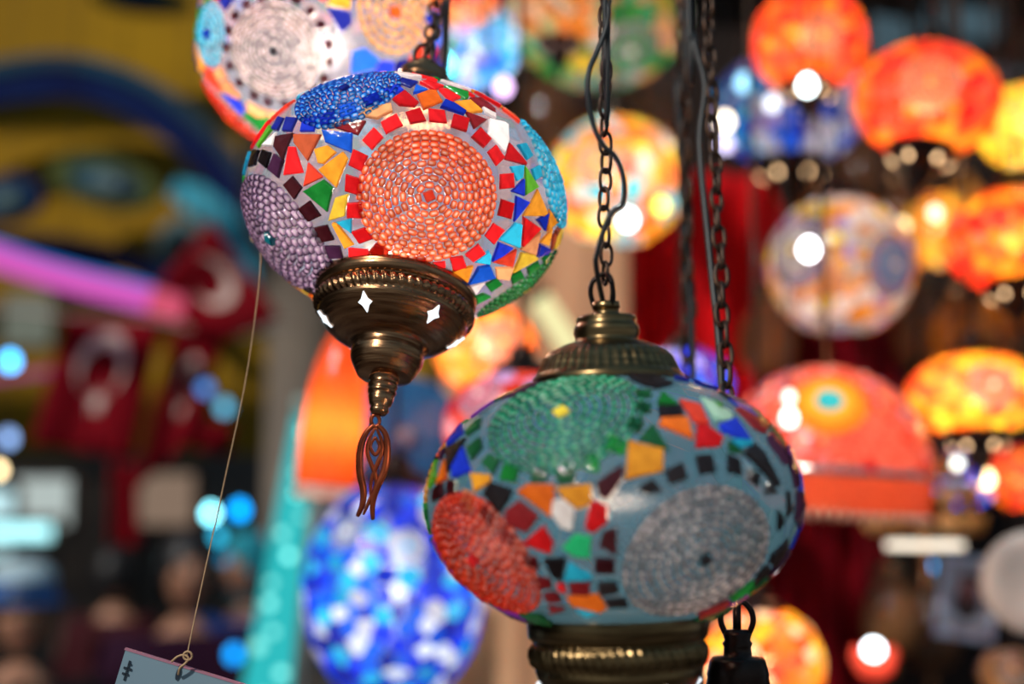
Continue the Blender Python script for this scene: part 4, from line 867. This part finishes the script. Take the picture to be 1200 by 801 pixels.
def flag(quad, d, label, emb, folds=1.5, amp=.012, top=None):
    c0 = at(*quad[0], d); root = empty('flag', Matrix.Translation(c0), label, 'flag')
    o, P = cloth('flag_cloth', quad, d, folds, amp, M_flag, 24, 16, .003)
    for v in o.data.vertices: v.co -= c0
    o.parent = root
    wtube(root, 'halyard', [c0, Vector((c0.x, c0.y, 4.6))], .002, M_cable, 5, 1)
    if emb: emblem(root, P, *emb)
    return root
fl = flag([(78, 372), (190, 378), (152, 538), (38, 520)], 3.8, 'left red flag with white crescent and star hanging below the pink tube', (.50, .34, .26, math.pi/2, (.53, .62), .11))
fl2 = flag([(248, 258), (328, 372), (240, 410), (190, 330)], 3.7, 'right red flag with pale crescent folded to a point beside the turquoise arch', (.42, .45, .26, 2.6, (.40, .70), .001))
flag([(205, 385), (262, 398), (236, 500), (160, 575)], 3.8, 'narrow twisted red flag hanging between the left and right flags', (.5, .35, .18, 1.6, (.5, .6), .09))
flag([(222, 485), (276, 500), (268, 535), (205, 520)], 4.1, 'small red flag behind the twisted flag', None)
flag([(130, 540), (160, 545), (165, 640), (130, 640)], 4.6, 'thin dark red pennant above the shoppers', None)
wr = empty('bunting_cord', Matrix.Translation(at(-60, 360, 3.85)), 'thin cord carrying the red flags', 'cord'); wtube(wr, 'cord_line', [at(-900, 340, 3.85), at(-60, 360, 3.85), at(78, 370, 3.81), at(190, 376, 3.81), at(262, 396, 3.81), at(330, 380, 4.2), at(348, 380, 5.1)], .003, M_fw, 5, 4)
# lit shop fronts at the far left
M_sw = emis('shop_window_glow', (.45, .52, .50), .9); M_sc = emis('shop_sign_cyan', (.45, .95, 1.0), 1.6)
def panel(name, label, cat, x0, y0, x1, y1, d, m, th=.05):
    a, b = at(x0, y0, d), at(x1, y1, d); c = (a+b)/2; root = empty(name, Matrix.Translation(c), label, cat)
    part('lit_face', box((0, 0, 0), (abs(b.x-a.x), th, abs(b.z-a.z))), m, root, False)
    part('frame_board', box((0, th*.6, 0), (abs(b.x-a.x)+.06, th*.5, abs(b.z-a.z)+.06)), M_iron, root, False)
panel('shop_sign', 'long cyan-white lit sign at the left edge above the blue cap', 'sign', -60, 614, 58, 632, 4.8, M_sc)
panel('display_case', 'cream lit display window at the far left under the flags', 'display', 20, 560, 80, 615, 5.6, M_sw)
panel('display_case', 'white-blue lit display window at the left edge', 'display', -60, 575, 12, 650, 5.4, emis('window_pale', (.5, .75, .8), 1.1))
panel('display_case', 'pale grey lit panel above the left display window', 'display', 5, 345, 60, 405, 7.16, emis('panel_grey', (.18, .20, .16), .7))
panel('display_case', 'pale pinkish display behind the shoppers', 'display', 165, 555, 225, 615, 6.0, emis('panel_beige', (.26, .18, .13), .8))
panel('display_case', 'muted brown display left of the dark haired shopper', 'display', 70, 560, 150, 800, 6.4, prin('brown_goods', (.30, .20, .14), .7, 0, (.12, .09, .08), 4))

# ------------------------------------------------------------------ shoppers
def skin_body(name, verts, edges, radii, mat, parent, sub=2):
    me = bpy.data.meshes.new(name); me.from_pydata(verts, edges, []); me.materials.append(mat)
    o = bpy.data.objects.new(name, me); COL.objects.link(o)
    m = o.modifiers.new('skin', 'SKIN'); m.use_smooth_shade = True
    for i, r in enumerate(radii): me.skin_vertices[0].data[i].radius = (r, r*(.82 if r > .1 else 1))
    me.skin_vertices[0].data[0].use_root = True
    s = o.modifiers.new('sub', 'SUBSURF'); s.levels = sub; s.render_levels = sub
    o.parent = parent; return o
M_skin = prin('skin', (0.50, 0.25, 0.16), .5, 0, (0.42, 0.20, 0.12), 12); M_hair = prin('black_hair', (0.008, 0.007, 0.009), .5)
def person(px, py, d, H, label, coat, hairmat, yaw=0, cap=None, raise_hand=False, scarf=None):
    c = at(px, py, d); head = c; z0 = 0.0
    M = Matrix.Translation((c.x, c.y, 0)) @ Matrix.Rotation(yaw, 4, 'Z'); root = empty('person', M, label, 'person')
    hz = c.z; s = hz/1.63      # head centre height
    def S(x, y, z): return (x*s, y*s, z*s)
    arms = []
    # skeleton: pelvis, spine, chest, neck, head-base, arms, legs
    V = [S(0, 0, .95), S(0, 0, 1.10), S(0, -.01, 1.30), S(0, 0, 1.42), S(0, -.005, 1.50)]; Rr = [.15, .135, .155, .075, .055]; E = [(0, 1), (1, 2), (2, 3), (3, 4)]
    for sg in (-1, 1):
        i = len(V)
        if raise_hand: ar = [S(sg*.19, 0, 1.39), S(sg*.25, -.05, 1.14), S(sg*.12, -.26, 1.30), S(sg*.07, -.30, 1.38)]
        else: ar = [S(sg*.19, 0, 1.39), S(sg*.24, .02, 1.12), S(sg*.23, -.10, .90), S(sg*.22, -.14, .82)]
        V += ar; Rr += [.06, .048, .034, .03]; E += [(2, i), (i, i+1), (i+1, i+2), (i+2, i+3)]; arms.append(ar)
        i = len(V); V += [S(sg*.10, 0, .88), S(sg*.11, -.02, .50), S(sg*.11, .02, .09), S(sg*.12, -.13, .04)]; Rr += [.095, .065, .045, .038]; E += [(0, i), (i, i+1), (i+1, i+2), (i+2, i+3)]
    skin_body('body', V, E, [r*s for r in Rr], M_skin, root)
    # coat over torso and arms, trousers over legs
    Vc = [V[0], V[1], V[2], V[3]]; Rc = [.175, .165, .18, .09]; Ec = [(0, 1), (1, 2), (2, 3)]
    Vc.append(S(0, 0, .78)); Rc.append(.17); Ec.append((0, 4))
    for ar in arms:
        i = len(Vc); Vc += ar[:3]; Rc += [.08, .066, .05]; Ec += [(2, i), (i, i+1), (i+1, i+2)]
    skin_body('coat', Vc, Ec, [r*s for r in Rc], coat, root)
    Vt = [S(0, 0, .90)]; Rt = [.14]; Et = []
    for sg in (-1, 1): i = len(Vt); Vt += [S(sg*.10, 0, .82), S(sg*.11, -.02, .50), S(sg*.11, .02, .12)]; Rt += [.10, .08, .065]; Et += [(0, i), (i, i+1), (i+1, i+2)]
    skin_body('trousers', Vt, Et, [r*s for r in Rt], M_dark, root)
    # hands: palm and five fingers
    for ar, sg in zip(arms, (-1, 1)):
        w_ = Vector(ar[3]); dr = (Vector(ar[3])-Vector(ar[2])).normalized(); sd_ = Vector((1, 0, 0)); Vh = [w_, w_+dr*.045*s, w_+dr*.08*s]; Rh = [.022, .030, .028]; Eh = [(0, 1), (1, 2)]
        for f in range(4):
            o1 = w_+dr*.085*s+sd_*((f-1.5)*.019*s); L = (.032, .038, .036, .028)[f]; i = len(Vh); Vh += [o1, o1+dr*L*s, o1+dr*L*1.8*s+Vector((0, -.012*s, -.006*s))]; Rh += [.010, .009, .007]; Eh += [(2, i), (i, i+1), (i+1, i+2)]
        i = len(Vh); t0 = w_+dr*.03*s-sd_*sg*.03*s; Vh += [t0, t0+(dr*.6-sd_*sg*.6)*.035*s, t0+(dr*.9-sd_*sg*.4)*.062*s]; Rh += [.013, .011, .008]; Eh += [(1, i), (i, i+1), (i+1, i+2)]
        skin_body('hand', [tuple(x) for x in Vh], Eh, [r*s for r in Rh], M_skin, root)
    # head
    hv = Vector((0, -.01*s, hz)); bm = bmesh.new(); bmesh.ops.create_uvsphere(bm, u_segments=28, v_segments=20, radius=1)
    for v in bm.verts:
        x, y, z = v.co; w0 = 1 if z > -.1 else 1-.42*((-z-.1)/.9)**1.1
        nose = .20*math.exp(-((x/.16)**2+((z+.12)/.20)**2)) if y < 0 else 0
        sock = .07*(math.exp(-(((abs(x)-.38)/.17)**2+((z-.06)/.12)**2))) if y < 0 else 0
        lip = .05*math.exp(-((x/.28)**2+((z+.46)/.09)**2)) if y < 0 else 0
        v.co = Vector((x*.078*w0, (y*.098*w0-(nose+lip-sock)*.098), z*.118))*s
    me = bpy.data.meshes.new('head'); bm.to_mesh(me); bm.free(); me.materials.append(M_skin); me.polygons.foreach_set('use_smooth', [True]*len(me.polygons))
    o = bpy.data.objects.new('head', me); COL.objects.link(o); o.parent = root; o.location = hv
    for sg in (-1, 1):
        for nm2, r, lo, m in (('eye', .011, (sg*.030, -.083, .008), M_eye), ('ear', .020, (sg*.076, .0, -.005), M_skin)):
            V, Fc = lathe([(r*math.cos(t)*s, r*1.2*math.sin(t)*s) for t in (-1.4, -.8, 0, .8, 1.4)], 10, cap0=True, cap1=True); q = part(nm2, (V, Fc), m, o); q.location = Vector(lo)*s
            if nm2 == 'ear': q.scale = (.4, 1, 1.2)
    part('mouth', tube([(-.022*s, -.097*s, -.055*s), (0, -.103*s, -.057*s), (.022*s, -.097*s, -.055*s)], .004*s, 6), M_lip, o)
    # hair / cap / scarf as a shell around the skull
    hm = scarf or hairmat; V = []; rows = 12; seg = 28; k1 = 1.10 if not scarf else 1.16
    for j in range(rows+1):
        for i in range(seg):
            a = 2*math.pi*i/seg; front = max(0, -math.sin(a)); low = (-.75 if not scarf else -1.35)*(1-front**.8) + .38*front**.8
            e = math.pi/2-(math.pi/2-low)*j/rows; V.append(Vector((math.cos(e)*math.cos(a)*.080*k1, math.cos(e)*math.sin(a)*.10*k1, math.sin(e)*.118*k1))*s)
    Fc = [(j*seg+i, j*seg+(i+1) % seg, (j+1)*seg+(i+1) % seg, (j+1)*seg+i) for j in range(rows) for i in range(seg)]
    q = part('headscarf' if scarf else 'hair', (V, Fc), hm, root); q.location = hv
    if cap:
        V, Fc = lathe([(.092*s, .028*s), (.096*s, .05*s), (.090*s, .085*s)], 28); q = part('cap_band', (V, Fc), cap[0], root); q.location = hv
        V, Fc = lathe([(.090*s, .084*s), (.088*s, .11*s), (.06*s, .135*s), (.01*s, .142*s)], 28, cap1=True); q = part('cap_crown', (V, Fc), cap[1], root); q.location = hv
        V, Fc = lathe([(.09*s, .03*s), (.125*s, .022*s), (.125*s, .028*s), (.09*s, .038*s)], 28); q = part('cap_brim', (V, Fc), cap[0], root); q.location = hv
    return root
M_dark = prin('dark_trousers', (0.012, 0.013, 0.02), .8); M_eye = prin('dark_eye', (0.02, 0.012, 0.01), .2); M_lip = prin('lip', (0.35, 0.09, 0.08), .5)
person(217, 668, 3.9, 1.7, 'person with black hair in dark plum coat standing behind the small card', prin('plum_coat', (.028, .006, .022), .8), M_hair, R_(25))
person(292, 664, 4.6, 1.7, 'person with turquoise headscarf in royal blue coat beside the turquoise column', prin('blue_coat', (.004, .03, .16), .8), M_hair, R_(-30), scarf=prin('turquoise_scarf', (.03, .36, .48), .7))
person(135, 672, 5.4, 1.7, 'person with dark hair in dark maroon jacket, second from left', prin('maroon_coat', (.05, .008, .012), .8), M_hair, R_(160))
person(24, 716, 3.3, 1.6, 'person in blue cap and black coat raising both hands at bottom left', prin('black_coat', (.008, .008, .010), .8), M_hair, R_(20), cap=(prin('blue_cap', (.01, .10, .36), .6), prin('pale_cap_crown', (.45, .62, .70), .6)), raise_hand=True)
# ------------------------------------------------------------------ hanging card with twine, bottom left
dC = .735; cTL = at(147, 761, dC); ex = (at(275, 800, dC)-cTL).normalized(); ey = -(at(139, 801, dC)-cTL); ey = (ey-ex*ey.dot(ex)).normalized(); ez = ex.cross(ey).normalized()
Mcd = Matrix(((ex.x, ey.x, ez.x, cTL.x), (ex.y, ey.y, ez.y, cTL.y), (ex.z, ey.z, ez.z, cTL.z), (0, 0, 0, 1)))
rcd = empty('hanging_card', Mcd, 'pale blue-grey card with dark marks hanging on twine at bottom left', 'card')
cw, chh = .085, .055; um = dC/FPX
part('card_board', box((cw/2, -chh/2, -.001), (cw, chh, .002)), prin('blue_grey_card', (.22, .33, .40), .6, 0, (.19, .29, .36), 6), rcd, False)
part('card_edge', box((cw/2, .0003, -.001), (cw+.001, .0009, .0026)), prin('pink_edge', (.50, .22, .30), .6), rcd, False)
mk = prin('dark_ink', (.015, .03, .05), .6)
def mark(px, py): q = Mcd.inverted() @ at(px, py, dC); return q.x, q.y
x, y = mark(149, 785)
part('ink_mark', join([box((x, y, .0004), (.0009, .0105, .0006)), box((x, y+.001, .0004), (.0042, .0011, .0006)), box((x-.0003, y-.002, .0004), (.0034, .0010, .0006)), box((x+.0004, y+.0035, .0004), (.0018, .0009, .0006))]), mk, rcd, False)
x, y = mark(209, 789); part('ink_mark', ([(x+.0012*math.cos(t*math.pi/6), y+.0034*math.sin(t*math.pi/6), .0007) for t in range(12)], [tuple(range(12))]), mk, rcd, False)
M_tw = prin('twine', (.55, .36, .20), .8, 0, (.40, .26, .15), 300)
dn_ = dC-.004
wtube(rcd, 'twine_loop', [at(201, 775, dn_), at(208, 769, dn_), at(216, 767, dn_), at(221, 771, dn_), at(217, 777, dn_), at(211, 782, dn_), at(209, 790, dn_+.002)], .0006, M_tw, 6, 6)
kn = [at(220+5*math.cos(t*math.pi/6), 768+5*math.sin(t*math.pi/6), dn_) for t in range(13)]; wtube(rcd, 'twine_knot', kn, .0006, M_tw, 6, 2)
# twine runs up, over the back of the tilted lamp's globe to its cap
pa = MA.inverted() @ at(312, 300, .80); qa = A.proj(pa)*1.03; capq = Vector((0, 0, A.R*A.p))*1.02; mid = []
for t in (0, .25, .5, .75, 1): q = A.proj(qa*(1-t)+Vector((-.3*A.R, -.2*A.R, A.R*A.p*.9))*t)*1.05; mid.append(MA @ q)
wtube(rcd, 'twine', [at(219, 768, dn_), at(232, 706, dC+.005), at(262, 568, dC+.025), at(290, 433, dC+.045)]+mid, .00036, M_tw, 6, 6)
